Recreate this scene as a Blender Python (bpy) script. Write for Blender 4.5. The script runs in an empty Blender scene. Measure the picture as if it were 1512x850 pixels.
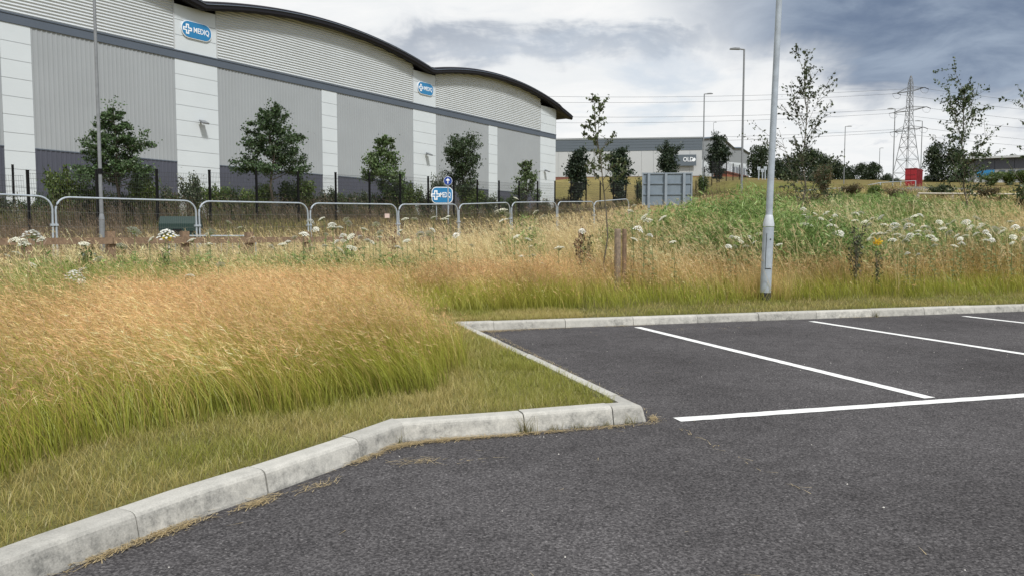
import bpy, math, random
import numpy as np
from mathutils import Vector, Matrix

# ------------------------------------------------------------------ camera, sky, sun, exposure
S = bpy.context.scene
COL = S.collection
CAMH = 1.1
F, CX, CY = 1136.0, 756.0, 425.0
PITCH = math.atan(74 / F)
cam_data = bpy.data.cameras.new('camera')
cam = bpy.data.objects.new('camera', cam_data)
COL.objects.link(cam)
cam.location = (0, 0, CAMH)
cam.rotation_euler = (math.pi / 2 - PITCH, 0, 0)
cam_data.sensor_width = 36
cam_data.lens = 36 * F / 1512
cam_data.clip_start = 0.05
cam_data.clip_end = 6000
S.camera = cam

SUN_EL, SUN_AZ = math.radians(50), math.radians(152)   # azimuth clockwise from +Y (camera forward)
world = bpy.data.worlds.new('World')
S.world = world
world.use_nodes = True


def build_world():
    nt = world.node_tree
    nt.nodes.clear()
    N, L = nt.nodes.new, nt.links.new

    def math_(op, a, b=None, c=None, clamp=False):
        n = N('ShaderNodeMath'); n.operation = op; n.use_clamp = clamp
        for i, v in enumerate((a, b, c)):
            if v is None: continue
            if isinstance(v, (int, float)): n.inputs[i].default_value = v
            else: L(v, n.inputs[i])
        return n.outputs[0]

    def smooth(v, a, b):
        n = N('ShaderNodeMapRange'); n.interpolation_type = 'SMOOTHSTEP'
        L(v, n.inputs[0]); n.inputs[1].default_value = a; n.inputs[2].default_value = b
        return n.outputs[0]

    def mixc(f, a, b):
        n = N('ShaderNodeMix'); n.data_type = 'RGBA'
        if isinstance(f, (int, float)): n.inputs[0].default_value = f
        else: L(f, n.inputs[0])
        for s, v in ((6, a), (7, b)):
            if isinstance(v, tuple): n.inputs[s].default_value = (*v, 1)
            else: L(v, n.inputs[s])
        return n.outputs[2]

    tc = N('ShaderNodeTexCoord')
    sep = N('ShaderNodeSeparateXYZ'); L(tc.outputs['Generated'], sep.inputs[0])
    x, y, z = sep.outputs
    zc = math_('MAXIMUM', z, 0.0)
    # flat cloud deck coordinates: distance along the deck grows towards the horizon
    inv = math_('DIVIDE', 1.0, math_('ADD', zc, 0.16))
    cmb = N('ShaderNodeCombineXYZ')
    L(math_('MULTIPLY', x, inv), cmb.inputs[0]); L(math_('MULTIPLY', y, inv), cmb.inputs[1])
    L(math_('MULTIPLY', zc, 2.0), cmb.inputs[2])

    def noise(scale, off, detail=7, rough=0.55, dist=0.3, vec=None):
        m = N('ShaderNodeMapping'); L(vec or cmb.outputs[0], m.inputs[0]); m.inputs[1].default_value = off
        n = N('ShaderNodeTexNoise'); L(m.outputs[0], n.inputs['Vector'])
        n.inputs['Scale'].default_value = scale; n.inputs['Detail'].default_value = detail
        n.inputs['Roughness'].default_value = rough; n.inputs['Distortion'].default_value = dist
        return n.outputs['Fac']
    n1 = noise(1.15, (3.1, 1.7, 0.2))
    n2 = noise(3.2, (7.3, 2.2, 1.0), 8, 0.6, 0.5)
    n3 = noise(5.0, (1.3, 9.2, 4.0), 6, 0.55, 0.2, tc.outputs['Generated'])
    az = math_('ARCTAN2', x, y)                 # radians right of forward
    el = math_('ARCSINE', z)
    wob = math_('MULTIPLY', math_('SUBTRACT', n3, 0.5), 0.20)
    wob2 = math_('MULTIPLY', math_('SUBTRACT', n2, 0.5), 0.12)
    elw = math_('ADD', el, math_('ADD', wob, wob2))
    # big rain cloud: its lower edge drops to the right
    edge = math_('SUBTRACT', 0.325, math_('MULTIPLY', 0.215, smooth(az, -0.02, 0.52)))
    edge = math_('ADD', edge, math_('MULTIPLY', 0.10, smooth(az, 0.62, 1.3)))
    big = smooth(math_('SUBTRACT', elw, edge), -0.02, 0.055)
    big = math_('MULTIPLY', big, smooth(az, 0.10, 0.38))
    big = math_('MULTIPLY', big, math_('SUBTRACT', 1.0, math_('MULTIPLY', 0.5, smooth(az, 0.75, 1.6))))
    rest = math_('MULTIPLY', math_('MULTIPLY', smooth(n1, 0.47, 0.66), smooth(elw, 0.26, 0.42)), 0.55)
    # long thin grey bank over the warehouse roof
    d = math_('DIVIDE', math_('SUBTRACT', elw, 0.250), 0.021)
    band = math_('POWER', 2.718, math_('MULTIPLY', -1.0, math_('MULTIPLY', d, d)))
    band = math_('MULTIPLY', band, smooth(az, -0.5, -0.15))
    band = math_('MULTIPLY', band, math_('SUBTRACT', 1.0, smooth(az, 0.2, 0.34)))
    # small grey puffs low on the right
    puff = math_('MULTIPLY', smooth(n2, 0.54, 0.72), smooth(az, 0.25, 0.4))
    shade = math_('MAXIMUM', big, math_('MULTIPLY', band, 0.62))
    shade = math_('MAXIMUM', shade, math_('MULTIPLY', puff, 0.6))
    shade = math_('MAXIMUM', shade, rest)
    # brightness variation inside the dark clouds
    tex = math_('ADD', math_('MULTIPLY', n1, 0.6), math_('MULTIPLY', n2, 0.5))
    dk = mixc(smooth(tex, 0.38, 0.70), (0.098, 0.145, 0.235), (0.275, 0.34, 0.435))
    lt = mixc(smooth(n2, 0.3, 0.75), (0.71, 0.73, 0.745), (0.81, 0.81, 0.805))
    col = mixc(math_('MULTIPLY', shade, 0.95), lt, dk)
    sky = N('ShaderNodeTexSky'); sky.sky_type = 'NISHITA'; sky.sun_disc = False
    sky.sun_elevation = SUN_EL; sky.sun_rotation = SUN_AZ
    b1 = N('ShaderNodeBackground'); L(sky.outputs[0], b1.inputs[0]); b1.inputs[1].default_value = 0.1
    b2 = N('ShaderNodeBackground'); L(col, b2.inputs[0]); b2.inputs[1].default_value = 1.0
    mx = N('ShaderNodeMixShader')
    cover = math_('SUBTRACT', 1.0, math_('MULTIPLY', 0.35, math_('MULTIPLY', smooth(n1, 0.58, 0.70), math_('SUBTRACT', 1.0, shade))))
    L(cover, mx.inputs[0]); L(b1.outputs[0], mx.inputs[1]); L(b2.outputs[0], mx.inputs[2])
    out = N('ShaderNodeOutputWorld'); L(mx.outputs[0], out.inputs[0])


build_world()
sd = bpy.data.lights.new('sun', 'SUN')
sd.energy = 3.0
sd.angle = math.radians(8)
sd.color = (1.0, 0.97, 0.93)
sun = bpy.data.objects.new('sun', sd)
COL.objects.link(sun)
sun.location = (0, 0, 60)
sdir = Vector((math.sin(SUN_AZ) * math.cos(SUN_EL), math.cos(SUN_AZ) * math.cos(SUN_EL), math.sin(SUN_EL)))
sun.rotation_euler = sdir.to_track_quat('Z', 'Y').to_euler()
S.view_settings.view_transform = 'Standard'
S.view_settings.look = 'None'
S.view_settings.exposure = 0.27
S.view_settings.gamma = 1.0
S.view_settings.use_curve_mapping = False
S.render.engine = 'CYCLES'
S.cycles.max_bounces = 6
S.cycles.transparent_max_bounces = 6

R = np.random.default_rng(11)
random.seed(5)


# ------------------------------------------------------------------ helpers
def at(u, v, Y):
    """world point at distance Y along the view axis direction seen at photo pixel (u, v)"""
    c, s = math.cos(PITCH), math.sin(PITCH)
    a, b = (u - CX) / F, -(v - CY) / F
    d = (a, c + b * s, -s + b * c)
    k = Y / d[1]
    return Vector((a * k, Y, CAMH + d[2] * k))


class MB:
    """collects simple shapes into one mesh"""
    def __init__(self): self.v, self.f = [], []

    def add(self, vs, fs):
        o = len(self.v); self.v += [tuple(p) for p in vs]; self.f += [tuple(i + o for i in q) for q in fs]; return self

    def box(self, a, b):
        (x0, y0, z0), (x1, y1, z1) = a, b
        return self.add([(x0, y0, z0), (x1, y0, z0), (x1, y1, z0), (x0, y1, z0), (x0, y0, z1), (x1, y0, z1), (x1, y1, z1), (x0, y1, z1)],
                        [(0, 3, 2, 1), (4, 5, 6, 7), (0, 1, 5, 4), (1, 2, 6, 5), (2, 3, 7, 6), (3, 0, 4, 7)])

    def tube(self, pts, rad, n=8, cap=True):
        pts = [Vector(p) for p in pts]
        if not hasattr(rad, '__len__'): rad = [rad] * len(pts)
        vs, fs = [], []
        for i, p in enumerate(pts):
            t = (pts[min(i + 1, len(pts) - 1)] - pts[max(i - 1, 0)]).normalized()
            ref = Vector((0, 0, 1)) if abs(t.z) < 0.9 else Vector((1, 0, 0))
            u = t.cross(ref).normalized(); w = t.cross(u)
            for k in range(n):
                a = 2 * math.pi * k / n
                vs.append(p + (u * math.cos(a) + w * math.sin(a)) * rad[i])
        for i in range(len(pts) - 1):
            for k in range(n):
                fs.append((i * n + k, i * n + (k + 1) % n, (i + 1) * n + (k + 1) % n, (i + 1) * n + k))
        if cap:
            m = len(vs); vs += vs[:n] + vs[(len(pts) - 1) * n:len(pts) * n]
            fs.append(tuple(m + k for k in range(n - 1, -1, -1))); fs.append(tuple(m + n + k for k in range(n)))
        return self.add(vs, fs)

    def prism(self, poly, axis, a, b):
        """polygon (p, q) extruded along axis from a to b"""
        n = len(poly)
        def mk(p, q, h): return {'x': (h, p, q), 'y': (p, h, q), 'z': (p, q, h)}[axis]
        vs = [mk(p, q, a) for p, q in poly] + [mk(p, q, b) for p, q in poly]
        fs = [tuple(range(n - 1, -1, -1)), tuple(range(n, 2 * n))] + [(i, (i + 1) % n, n + (i + 1) % n, n + i) for i in range(n)]
        return self.add(vs, fs)

    def mesh(self, name):
        m = bpy.data.meshes.new(name); m.from_pydata(self.v, [], self.f); m.update(); return m

    def build(self, name, mat, parent=None, smooth=False):
        return link(name, self.mesh(name), mat, parent, smooth)


def link(name, mesh, mat=None, parent=None, smooth=False):
    if mat is not None and not mesh.materials: mesh.materials.append(mat)
    if smooth: mesh.polygons.foreach_set('use_smooth', [True] * len(mesh.polygons))
    o = bpy.data.objects.new(name, mesh); COL.objects.link(o)
    if parent is not None: o.parent = parent
    return o


def empty(name, loc=(0, 0, 0), rz=0.0):
    o = bpy.data.objects.new(name, None); COL.objects.link(o)
    o.location = loc; o.rotation_euler = (0, 0, rz); o.empty_display_size = 0.2
    return o


def tag(o, label, cat, group=None):
    o['label'] = label; o['category'] = cat
    if group: o['group'] = group
    return o


def structure(o): o['kind'] = 'structure'; return o
def stuff(o, label=None, cat=None):
    o['kind'] = 'stuff'
    if label: tag(o, label, cat)
    return o


def copy_tree(o, parent=None):
    c = o.copy(); COL.objects.link(c); c.parent = parent
    for ch in list(o.children): copy_tree(ch, c)
    return c


def big_mesh(name, V, T, C=None):
    """V (n,3), T (m,3) triangles, C (n,3) colours -> mesh"""
    m = bpy.data.meshes.new(name)
    V = np.ascontiguousarray(V, np.float32); T = np.ascontiguousarray(T, np.int32)
    m.vertices.add(len(V)); m.vertices.foreach_set('co', V.ravel())
    k = T.shape[1]
    m.loops.add(T.size); m.loops.foreach_set('vertex_index', T.ravel())
    m.polygons.add(len(T)); m.polygons.foreach_set('loop_start', np.arange(0, T.size, k, dtype=np.int32))
    if C is not None:
        a = m.color_attributes.new('col', 'FLOAT_COLOR', 'POINT')
        a.data.foreach_set('color', np.ascontiguousarray(np.c_[C, np.ones(len(C))], np.float32).ravel())
    m.update(calc_edges=True)
    return m


# ------------------------------------------------------------------ materials
MATS = {}


def material(name, color, rough=0.7, metal=0.0, var=0.12, scale=4.0, bump=0.0, bscale=40.0, color2=None, spec=0.5):
    m = bpy.data.materials.new(name); m.use_nodes = True
    nt = m.node_tree; N, L = nt.nodes.new, nt.links.new
    b = nt.nodes['Principled BSDF']
    b.inputs['Roughness'].default_value = rough; b.inputs['Metallic'].default_value = metal
    b.inputs['Specular IOR Level'].default_value = spec
    tc = N('ShaderNodeTexCoord')
    n = N('ShaderNodeTexNoise'); n.inputs['Scale'].default_value = scale; n.inputs['Detail'].default_value = 6
    L(tc.outputs['Object'], n.inputs['Vector'])
    r = N('ShaderNodeValToRGB')
    c = np.array(color)
    c2 = np.array(color2) if color2 is not None else c * (1 - 2 * var)
    r.color_ramp.elements[0].position = 0.3; r.color_ramp.elements[0].color = (*np.clip(c2, 0, 1), 1)
    r.color_ramp.elements[1].position = 0.7; r.color_ramp.elements[1].color = (*np.clip(c, 0, 1), 1)
    L(n.outputs['Fac'], r.inputs[0]); L(r.outputs[0], b.inputs['Base Color'])
    if bump:
        n2 = N('ShaderNodeTexNoise'); n2.inputs['Scale'].default_value = bscale; n2.inputs['Detail'].default_value = 4
        L(tc.outputs['Object'], n2.inputs['Vector'])
        bp = N('ShaderNodeBump'); bp.inputs['Strength'].default_value = bump; bp.inputs['Distance'].default_value = 0.02
        L(n2.outputs['Fac'], bp.inputs['Height']); L(bp.outputs[0], b.inputs['Normal'])
    MATS[name] = m
    return m


def leaf_material(name, trans=0.3, rough=0.6, tint=(1, 1, 1)):
    m = bpy.data.materials.new(name); m.use_nodes = True
    nt = m.node_tree; N, L = nt.nodes.new, nt.links.new
    nt.nodes.clear()
    at_ = N('ShaderNodeAttribute'); at_.attribute_name = 'col'
    oi = N('ShaderNodeObjectInfo')
    hs = N('ShaderNodeHueSaturation')
    mr = N('ShaderNodeMapRange'); L(oi.outputs['Random'], mr.inputs[0]); mr.inputs[3].default_value = 0.85; mr.inputs[4].default_value = 1.12
    L(mr.outputs[0], hs.inputs['Value']); L(at_.outputs['Color'], hs.inputs['Color'])
    d = N('ShaderNodeBsdfDiffuse'); L(hs.outputs[0], d.inputs[0])
    t = N('ShaderNodeBsdfTranslucent'); L(hs.outputs[0], t.inputs[0])
    g = N('ShaderNodeBsdfGlossy'); g.inputs['Roughness'].default_value = 0.45; g.inputs[0].default_value = (0.9, 0.9, 0.9, 1)
    mx = N('ShaderNodeMixShader'); mx.inputs[0].default_value = trans
    L(d.outputs[0], mx.inputs[1]); L(t.outputs[0], mx.inputs[2])
    m2 = N('ShaderNodeMixShader'); m2.inputs[0].default_value = 0.03
    L(mx.outputs[0], m2.inputs[1]); L(g.outputs[0], m2.inputs[2])
    out = N('ShaderNodeOutputMaterial'); L(m2.outputs[0], out.inputs[0])
    MATS[name] = m
    return m


def asphalt_material():
    m = bpy.data.materials.new('asphalt'); m.use_nodes = True
    nt = m.node_tree; N, L = nt.nodes.new, nt.links.new
    b = nt.nodes['Principled BSDF']; b.inputs['Roughness'].default_value = 0.95; b.inputs['Specular IOR Level'].default_value = 0.0
    tc = N('ShaderNodeTexCoord')
    v = N('ShaderNodeTexVoronoi'); v.inputs['Scale'].default_value = 135; L(tc.outputs['Object'], v.inputs['Vector'])
    n1 = N('ShaderNodeTexNoise'); n1.inputs['Scale'].default_value = 70; n1.inputs['Detail'].default_value = 5; n1.inputs['Roughness'].default_value = 0.7
    n2 = N('ShaderNodeTexNoise'); n2.inputs['Scale'].default_value = 0.55; n2.inputs['Detail'].default_value = 6; n2.inputs['Roughness'].default_value = 0.6
    n3 = N('ShaderNodeTexNoise'); n3.inputs['Scale'].default_value = 7; n3.inputs['Detail'].default_value = 4
    for n in (n1, n2, n3): L(tc.outputs['Object'], n.inputs['Vector'])
    sp = N('ShaderNodeSeparateColor'); L(v.outputs['Color'], sp.inputs[0])
    r = N('ShaderNodeValToRGB'); e = r.color_ramp.elements
    e[0].position = 0.0; e[0].color = (0.026, 0.0255, 0.0265, 1)
    e[1].position = 1.0; e[1].color = (0.33, 0.315, 0.31, 1)
    k = e.new(0.45); k.color = (0.078, 0.0745, 0.076, 1)
    k = e.new(0.8); k.color = (0.150, 0.143, 0.144, 1)
    mm = N('ShaderNodeMath'); mm.operation = 'MULTIPLY_ADD'; L(sp.outputs[0], mm.inputs[0]); mm.inputs[1].default_value = 0.55
    mn = N('ShaderNodeMath'); mn.operation = 'MULTIPLY_ADD'; L(n1.outputs[0], mn.inputs[0]); mn.inputs[1].default_value = 1.1; mn.inputs[2].default_value = -0.32
    L(mn.outputs[0], mm.inputs[2]); L(mm.outputs[0], r.inputs[0])
    # broad worn and dusty areas
    mr = N('ShaderNodeMapRange'); L(n2.outputs[0], mr.inputs[0]); mr.inputs[1].default_value = 0.3; mr.inputs[2].default_value = 0.7; mr.inputs[3].default_value = 0.74; mr.inputs[4].default_value = 1.20
    mr3 = N('ShaderNodeMapRange'); L(n3.outputs[0], mr3.inputs[0]); mr3.inputs[1].default_value = 0.3; mr3.inputs[2].default_value = 0.7; mr3.inputs[3].default_value = 0.9; mr3.inputs[4].default_value = 1.1
    mu = N('ShaderNodeMath'); mu.operation = 'MULTIPLY'; L(mr.outputs[0], mu.inputs[0]); L(mr3.outputs[0], mu.inputs[1])
    vm = N('ShaderNodeVectorMath'); vm.operation = 'SCALE'; L(r.outputs[0], vm.inputs[0]); L(mu.outputs[0], vm.inputs['Scale'])
    L(vm.outputs[0], b.inputs['Base Color'])
    bp = N('ShaderNodeBump'); bp.inputs['Strength'].default_value = 0.7; bp.inputs['Distance'].default_value = 0.006
    L(mm.outputs[0], bp.inputs['Height']); L(bp.outputs[0], b.inputs['Normal'])
    return m


def concrete_material():
    m = bpy.data.materials.new('kerb_concrete'); m.use_nodes = True
    nt = m.node_tree; N, L = nt.nodes.new, nt.links.new
    b = nt.nodes['Principled BSDF']; b.inputs['Roughness'].default_value = 0.9; b.inputs['Specular IOR Level'].default_value = 0.2
    tc = N('ShaderNodeTexCoord'); geo = N('ShaderNodeNewGeometry'); oi = N('ShaderNodeObjectInfo')
    def nz(scale, det, rough, vec=None):
        n = N('ShaderNodeTexNoise'); n.inputs['Scale'].default_value = scale; n.inputs['Detail'].default_value = det; n.inputs['Roughness'].default_value = rough
        L(vec or tc.outputs['Object'], n.inputs['Vector']); return n.outputs[0]
    def rng(v, a, b_, c, d):
        n = N('ShaderNodeMapRange'); L(v, n.inputs[0])
        for i, q in enumerate((a, b_, c, d)): n.inputs[i + 1].default_value = q
        return n.outputs[0]
    def mul(a, b_):
        n = N('ShaderNodeMath'); n.operation = 'MULTIPLY'
        for i, q in enumerate((a, b_)):
            if isinstance(q, float): n.inputs[i].default_value = q
            else: L(q, n.inputs[i])
        return n.outputs[0]
    blot = nz(11, 10, 0.8); fine = nz(150, 3, 0.65); cloud = nz(2.6, 5, 0.6); speck = nz(60, 4, 0.7)
    sn = N('ShaderNodeSeparateXYZ'); L(geo.outputs['Normal'], sn.inputs[0])
    # splash stains cling to the rougher road-side face; the trodden top stays cleaner
    side = rng(sn.outputs[2], 0.2, 0.9, 1.0, 0.38)
    stain = mul(mul(rng(blot, 0.40, 0.60, 0.0, 1.0), rng(cloud, 0.36, 0.58, 0.3, 1.0)), side)
    stain = mul(stain, rng(speck, 0.3, 0.62, 0.55, 1.15))
    mix = N('ShaderNodeMix'); mix.data_type = 'RGBA'; L(mul(stain, 0.85), mix.inputs[0])
    mix.inputs[6].default_value = (0.47, 0.46, 0.42, 1); mix.inputs[7].default_value = (0.15, 0.15, 0.14, 1)
    val = mul(mul(rng(fine, 0.2, 0.8, 0.82, 1.16), rng(oi.outputs['Random'], 0, 1, 0.88, 1.08)), 1.0)
    vm = N('ShaderNodeVectorMath'); vm.operation = 'SCALE'; L(mix.outputs[2], vm.inputs[0]); L(val, vm.inputs['Scale'])
    L(vm.outputs[0], b.inputs['Base Color'])
    bp = N('ShaderNodeBump'); bp.inputs['Strength'].default_value = 0.4; bp.inputs['Distance'].default_value = 0.004
    L(fine, bp.inputs['Height']); L(bp.outputs[0], b.inputs['Normal'])
    return m


def ground_material():
    m = bpy.data.materials.new('soil_and_turf'); m.use_nodes = True
    nt = m.node_tree; N, L = nt.nodes.new, nt.links.new
    b = nt.nodes['Principled BSDF']; b.inputs['Roughness'].default_value = 0.95; b.inputs['Specular IOR Level'].default_value = 0.1
    a = N('ShaderNodeAttribute'); a.attribute_name = 'col'
    tc = N('ShaderNodeTexCoord')
    n = N('ShaderNodeTexNoise'); n.inputs['Scale'].default_value = 1.3; n.inputs['Detail'].default_value = 9; n.inputs['Roughness'].default_value = 0.75
    L(tc.outputs['Object'], n.inputs['Vector'])
    mr = N('ShaderNodeMapRange'); L(n.outputs[0], mr.inputs[0]); mr.inputs[1].default_value = 0.3; mr.inputs[2].default_value = 0.7; mr.inputs[3].default_value = 0.65; mr.inputs[4].default_value = 1.3
    vm = N('ShaderNodeVectorMath'); vm.operation = 'SCALE'; L(a.outputs['Color'], vm.inputs[0]); L(mr.outputs[0], vm.inputs['Scale'])
    L(vm.outputs[0], b.inputs['Base Color'])
    n2 = N('ShaderNodeTexNoise'); n2.inputs['Scale'].default_value = 25; n2.inputs['Detail'].default_value = 5
    L(tc.outputs['Object'], n2.inputs['Vector'])
    bp = N('ShaderNodeBump'); bp.inputs['Strength'].default_value = 0.8; bp.inputs['Distance'].default_value = 0.05
    L(n2.outputs[0], bp.inputs['Height']); L(bp.outputs[0], b.inputs['Normal'])
    return m


M_ASPH, M_KERB, M_GROUND = asphalt_material(), concrete_material(), ground_material()
M_PAINT = material('line_paint', (0.84, 0.84, 0.82), 0.7, var=0.05, scale=9, bump=0.3, bscale=110)


def wear_paint(m):
    nt = m.node_tree; N, L = nt.nodes.new, nt.links.new
    b = nt.nodes['Principled BSDF']; src = b.inputs['Base Color'].links[0].from_socket
    tc = N('ShaderNodeTexCoord'); n = N('ShaderNodeTexNoise'); n.inputs['Scale'].default_value = 85; n.inputs['Detail'].default_value = 6; n.inputs['Roughness'].default_value = 0.75
    n2 = N('ShaderNodeTexNoise'); n2.inputs['Scale'].default_value = 3.5; n2.inputs['Detail'].default_value = 4
    L(tc.outputs['Object'], n.inputs['Vector']); L(tc.outputs['Object'], n2.inputs['Vector'])
    a = N('ShaderNodeMath'); a.operation = 'MULTIPLY_ADD'; L(n2.outputs[0], a.inputs[0]); a.inputs[1].default_value = 0.55; L(n.outputs[0], a.inputs[2])
    r = N('ShaderNodeMapRange'); L(a.outputs[0], r.inputs[0]); r.inputs[1].default_value = 0.90; r.inputs[2].default_value = 1.0; r.inputs[4].default_value = 0.75
    mx = N('ShaderNodeMix'); mx.data_type = 'RGBA'; L(r.outputs[0], mx.inputs[0]); L(src, mx.inputs[6]); mx.inputs[7].default_value = (0.13, 0.125, 0.125, 1)
    L(mx.outputs[2], b.inputs['Base Color'])


wear_paint(M_PAINT)
M_WHITE = material('white_cladding', (0.58, 0.63, 0.66), 0.45, var=0.03, scale=0.4)
M_GREY = material('grey_cladding', (0.315, 0.340, 0.358), 0.5, var=0.04, scale=0.3)
M_DARK = material('dark_cladding', (0.068, 0.074, 0.100), 0.5, var=0.05, scale=0.3)
M_BAND = material('slate_flashing', (0.085, 0.107, 0.140), 0.5, var=0.06, scale=0.3)
M_RIB = material('pale_ribbed_cladding', (0.53, 0.565, 0.585), 0.45, var=0.04, scale=0.3)
M_ROOF = material('charcoal_roof_edge', (0.014, 0.014, 0.019), 0.6, var=0.1, scale=0.5, spec=0.25)
M_BLUE = material('sign_blue', (0.015, 0.19, 0.42), 0.4, var=0.04)
M_DKBLUE = material('mandatory_blue', (0.01, 0.05, 0.28), 0.4, var=0.04)
M_SWHITE = material('sign_white', (0.82, 0.86, 0.9), 0.45, var=0.03)
M_GALV = material('galvanised_steel', (0.38, 0.43, 0.48), 0.5, metal=0.0, var=0.12, scale=9)
M_GALVD = material('weathered_galvanised_steel', (0.22, 0.235, 0.25), 0.6, metal=0.0, var=0.12, scale=7)
M_BLACK = material('black_powder_coat', (0.004, 0.0045, 0.005), 0.6, var=0.1, spec=0.2)
M_WIRE = material('fence_wire', (0.17, 0.18, 0.175), 0.5, metal=0.3)
M_WIREB = material('black_fence_wire', (0.03, 0.033, 0.035), 0.5)
M_CABLE = material('aluminium_cable', (0.16, 0.17, 0.19), 0.5)
M_WOOD = material('weathered_softwood', (0.25, 0.17, 0.11), 0.85, var=0.2, scale=14, bump=0.5, bscale=30)
M_WOODG = material('grey_softwood', (0.30, 0.235, 0.175), 0.9, var=0.25, scale=18, bump=0.5, bscale=40)
M_BARK = material('bark', (0.105, 0.085, 0.06), 0.9, var=0.25, scale=12, bump=0.6, bscale=30)
M_STEM = material('sapling_bark', (0.13, 0.115, 0.085), 0.9, var=0.2, scale=20)
M_ALU = material('sign_back_aluminium', (0.20, 0.25, 0.30), 0.5, metal=0.2, var=0.1, scale=3)
M_ALU2 = material('sign_rail_aluminium', (0.28, 0.33, 0.38), 0.45, metal=0.3, var=0.1, scale=3)
M_GREEN = material('green_plastic', (0.004, 0.028, 0.022), 0.5, var=0.1)
M_RED = material('red_painted_steel', (0.36, 0.012, 0.022), 0.5, var=0.1, scale=2)
M_REDD = material('dark_red_steel', (0.20, 0.008, 0.015), 0.5, var=0.1, scale=2)
M_BRICK = material('brick_plinth', (0.22, 0.09, 0.065), 0.9, var=0.15, scale=3)
M_SLATE = material('slate_blue_cladding', (0.10, 0.125, 0.15), 0.5, var=0.05, scale=0.2)
M_LTGREY = material('light_grey_cladding', (0.45, 0.47, 0.48), 0.5, var=0.03, scale=0.2)
M_MIDGREY = material('mid_grey_cladding', (0.22, 0.24, 0.25), 0.5, var=0.04, scale=0.2)
M_ORANGE = material('terracotta_panel', (0.36, 0.10, 0.045), 0.7, var=0.08, scale=1)
M_GLASS = material('window_glass', (0.06, 0.09, 0.12), 0.12, var=0.2, scale=0.5)
M_BLOCK = material('rubber_block', (0.03, 0.03, 0.03), 0.9)
M_LABELPINK = material('pale_notice', (0.7, 0.55, 0.5), 0.6)
M_ROAD = material('road_asphalt', (0.15, 0.15, 0.15), 0.9, var=0.1, scale=2)
M_PALE = material('pale_timber_rail', (0.42, 0.39, 0.32), 0.8, var=0.1)
M_GRASS = leaf_material('grass_blades', 0.32)
M_LEAF = leaf_material('leaves', 0.28)
M_PETAL = leaf_material('petals', 0.25)

# ------------------------------------------------------------------ layout lines (metres)
KERB_NEAR = [(-2.25, -6.0), (-2.08, 0.2), (-1.93, 1.2), (-1.72, 1.98), (-1.50, 2.46), (-1.25, 2.94), (-1.04, 3.27), (-0.80, 3.68), (-0.58, 4.11)]
KERB_FRONT = [(-0.58, 4.11), (0.06, 4.30), (0.80, 4.56)]
KERB_SIDE = [(0.80, 4.56), (-0.56, 9.06)]
KERB_BACK = [(-0.56, 9.06), (7.72, 11.52), (34.0, 19.3)]
KERB = KERB_NEAR + KERB_FRONT[1:] + KERB_SIDE[1:] + KERB_BACK[1:]


def seg_dist(P, line):
    """distance of points (n,2) to a polyline"""
    best = np.full(len(P), 1e9)
    for a, b in zip(line, line[1:]):
        a, b = np.array(a), np.array(b); d = b - a
        t = np.clip(((P - a) @ d) / (d @ d), 0, 1)
        best = np.minimum(best, np.hypot(*(P - a - t[:, None] * d).T))
    return best


def inside(P, poly):
    x, y = P[:, 0], P[:, 1]; r = np.zeros(len(P), bool); n = len(poly)
    for i in range(n):
        (x0, y0), (x1, y1) = poly[i], poly[(i + 1) % n]
        if y0 == y1: continue
        c = ((y0 > y) != (y1 > y)) & (x < (x1 - x0) * (y - y0) / (y1 - y0) + x0)
        r ^= c
    return r


LOT = KERB + [(34.0, -6.0)]
TALL_EDGE = [(-3.2, 0.5), (-2.6, 2.0), (-2.2, 3.05), (-2.05, 3.5), (-1.89, 3.8), (-1.68, 4.12), (-1.39, 4.37), (-1.05, 4.61), (-0.68, 4.88), (-0.42, 5.25),
             (-0.42, 6.0), (-0.70, 7.4), (-1.05, 9.4), (-0.85, 10.0), (0.4, 10.4), (3.87, 11.75), (9.05, 13.4), (34, 20.9)]

# ------------------------------------------------------------------ terrain
CTRL = np.array([
    (-3, 4, .13), (-6, 8, .14), (-10, 12, .10), (-2, 9, .14), (0, 12, .20), (5, 13.2, .16), (10, 14.6, .20), (16, 16.5, .30), (30, 20, .5), (-1, 5, .12), (2, 11, .13), (7, 12.3, .13),
    (-2, 2, .12), (-6, 2, .12), (-3, -4, .12), (20, 16, .15),
    (-10.7, 18, .05), (-8.4, 20.7, .08), (-6.1, 23.3, .14), (-3.8, 26, .22), (-2, 29, .35), (0, 31.8, .55), (2, 34.7, .70), (4, 37.5, .85), (6.2, 40.3, 1.1),
    (-5, 15, .10), (0, 16, .30), (1, 20, .45), (2, 26, .55), (5, 18, .85), (4.5, 15, .38), (8, 16, .45), (8, 20, 1.15), (12, 18, .85), (14, 25, 1.75), (20, 25, 1.85), (24, 30, 2.4), (10, 30, 1.7), (18, 20, 1.0),
    (-15, 32.6, 1.45), (-10.7, 39, 1.9), (-6.5, 45, 2.25), (1.9, 57.7, 2.76), (11.7, 72.4, 3.6), (20.6, 85.6, 4.9), (-22, 22, .6), (-30, 30, 1.0),
    (14, 45, 3.0), (16, 54, 4.3), (21.6, 86, 6.6), (54, 126, 9.3), (49, 99, 7.1), (60, 218, 16.7), (25, 40, 2.9), (40, 60, 4.4), (60, 70, 5.2), (30, 75, 5.5), (40, 130, 10.5),
    (-40, 50, 1.6), (-30, 62, 1.8), (-10, 90, 2.6), (6, 117, 5), (10, 100, 5), (12, 130, 9.5), (15, 158, 13.3), (45, 158, 13.5), (30, 200, 15), (0, 190, 14), (100, 130, 10.5), (120, 360, 27),
    (0, 420, 30), (250, 420, 30), (-250, 400, 15), (-200, 0, 0), (-60, 0, 0), (0, -120, 0), (200, 0, 1), (100, 40, 3), (-80, 40, 1)], float)


def _k(r2): return np.sqrt(r2 + 9.0)


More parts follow.
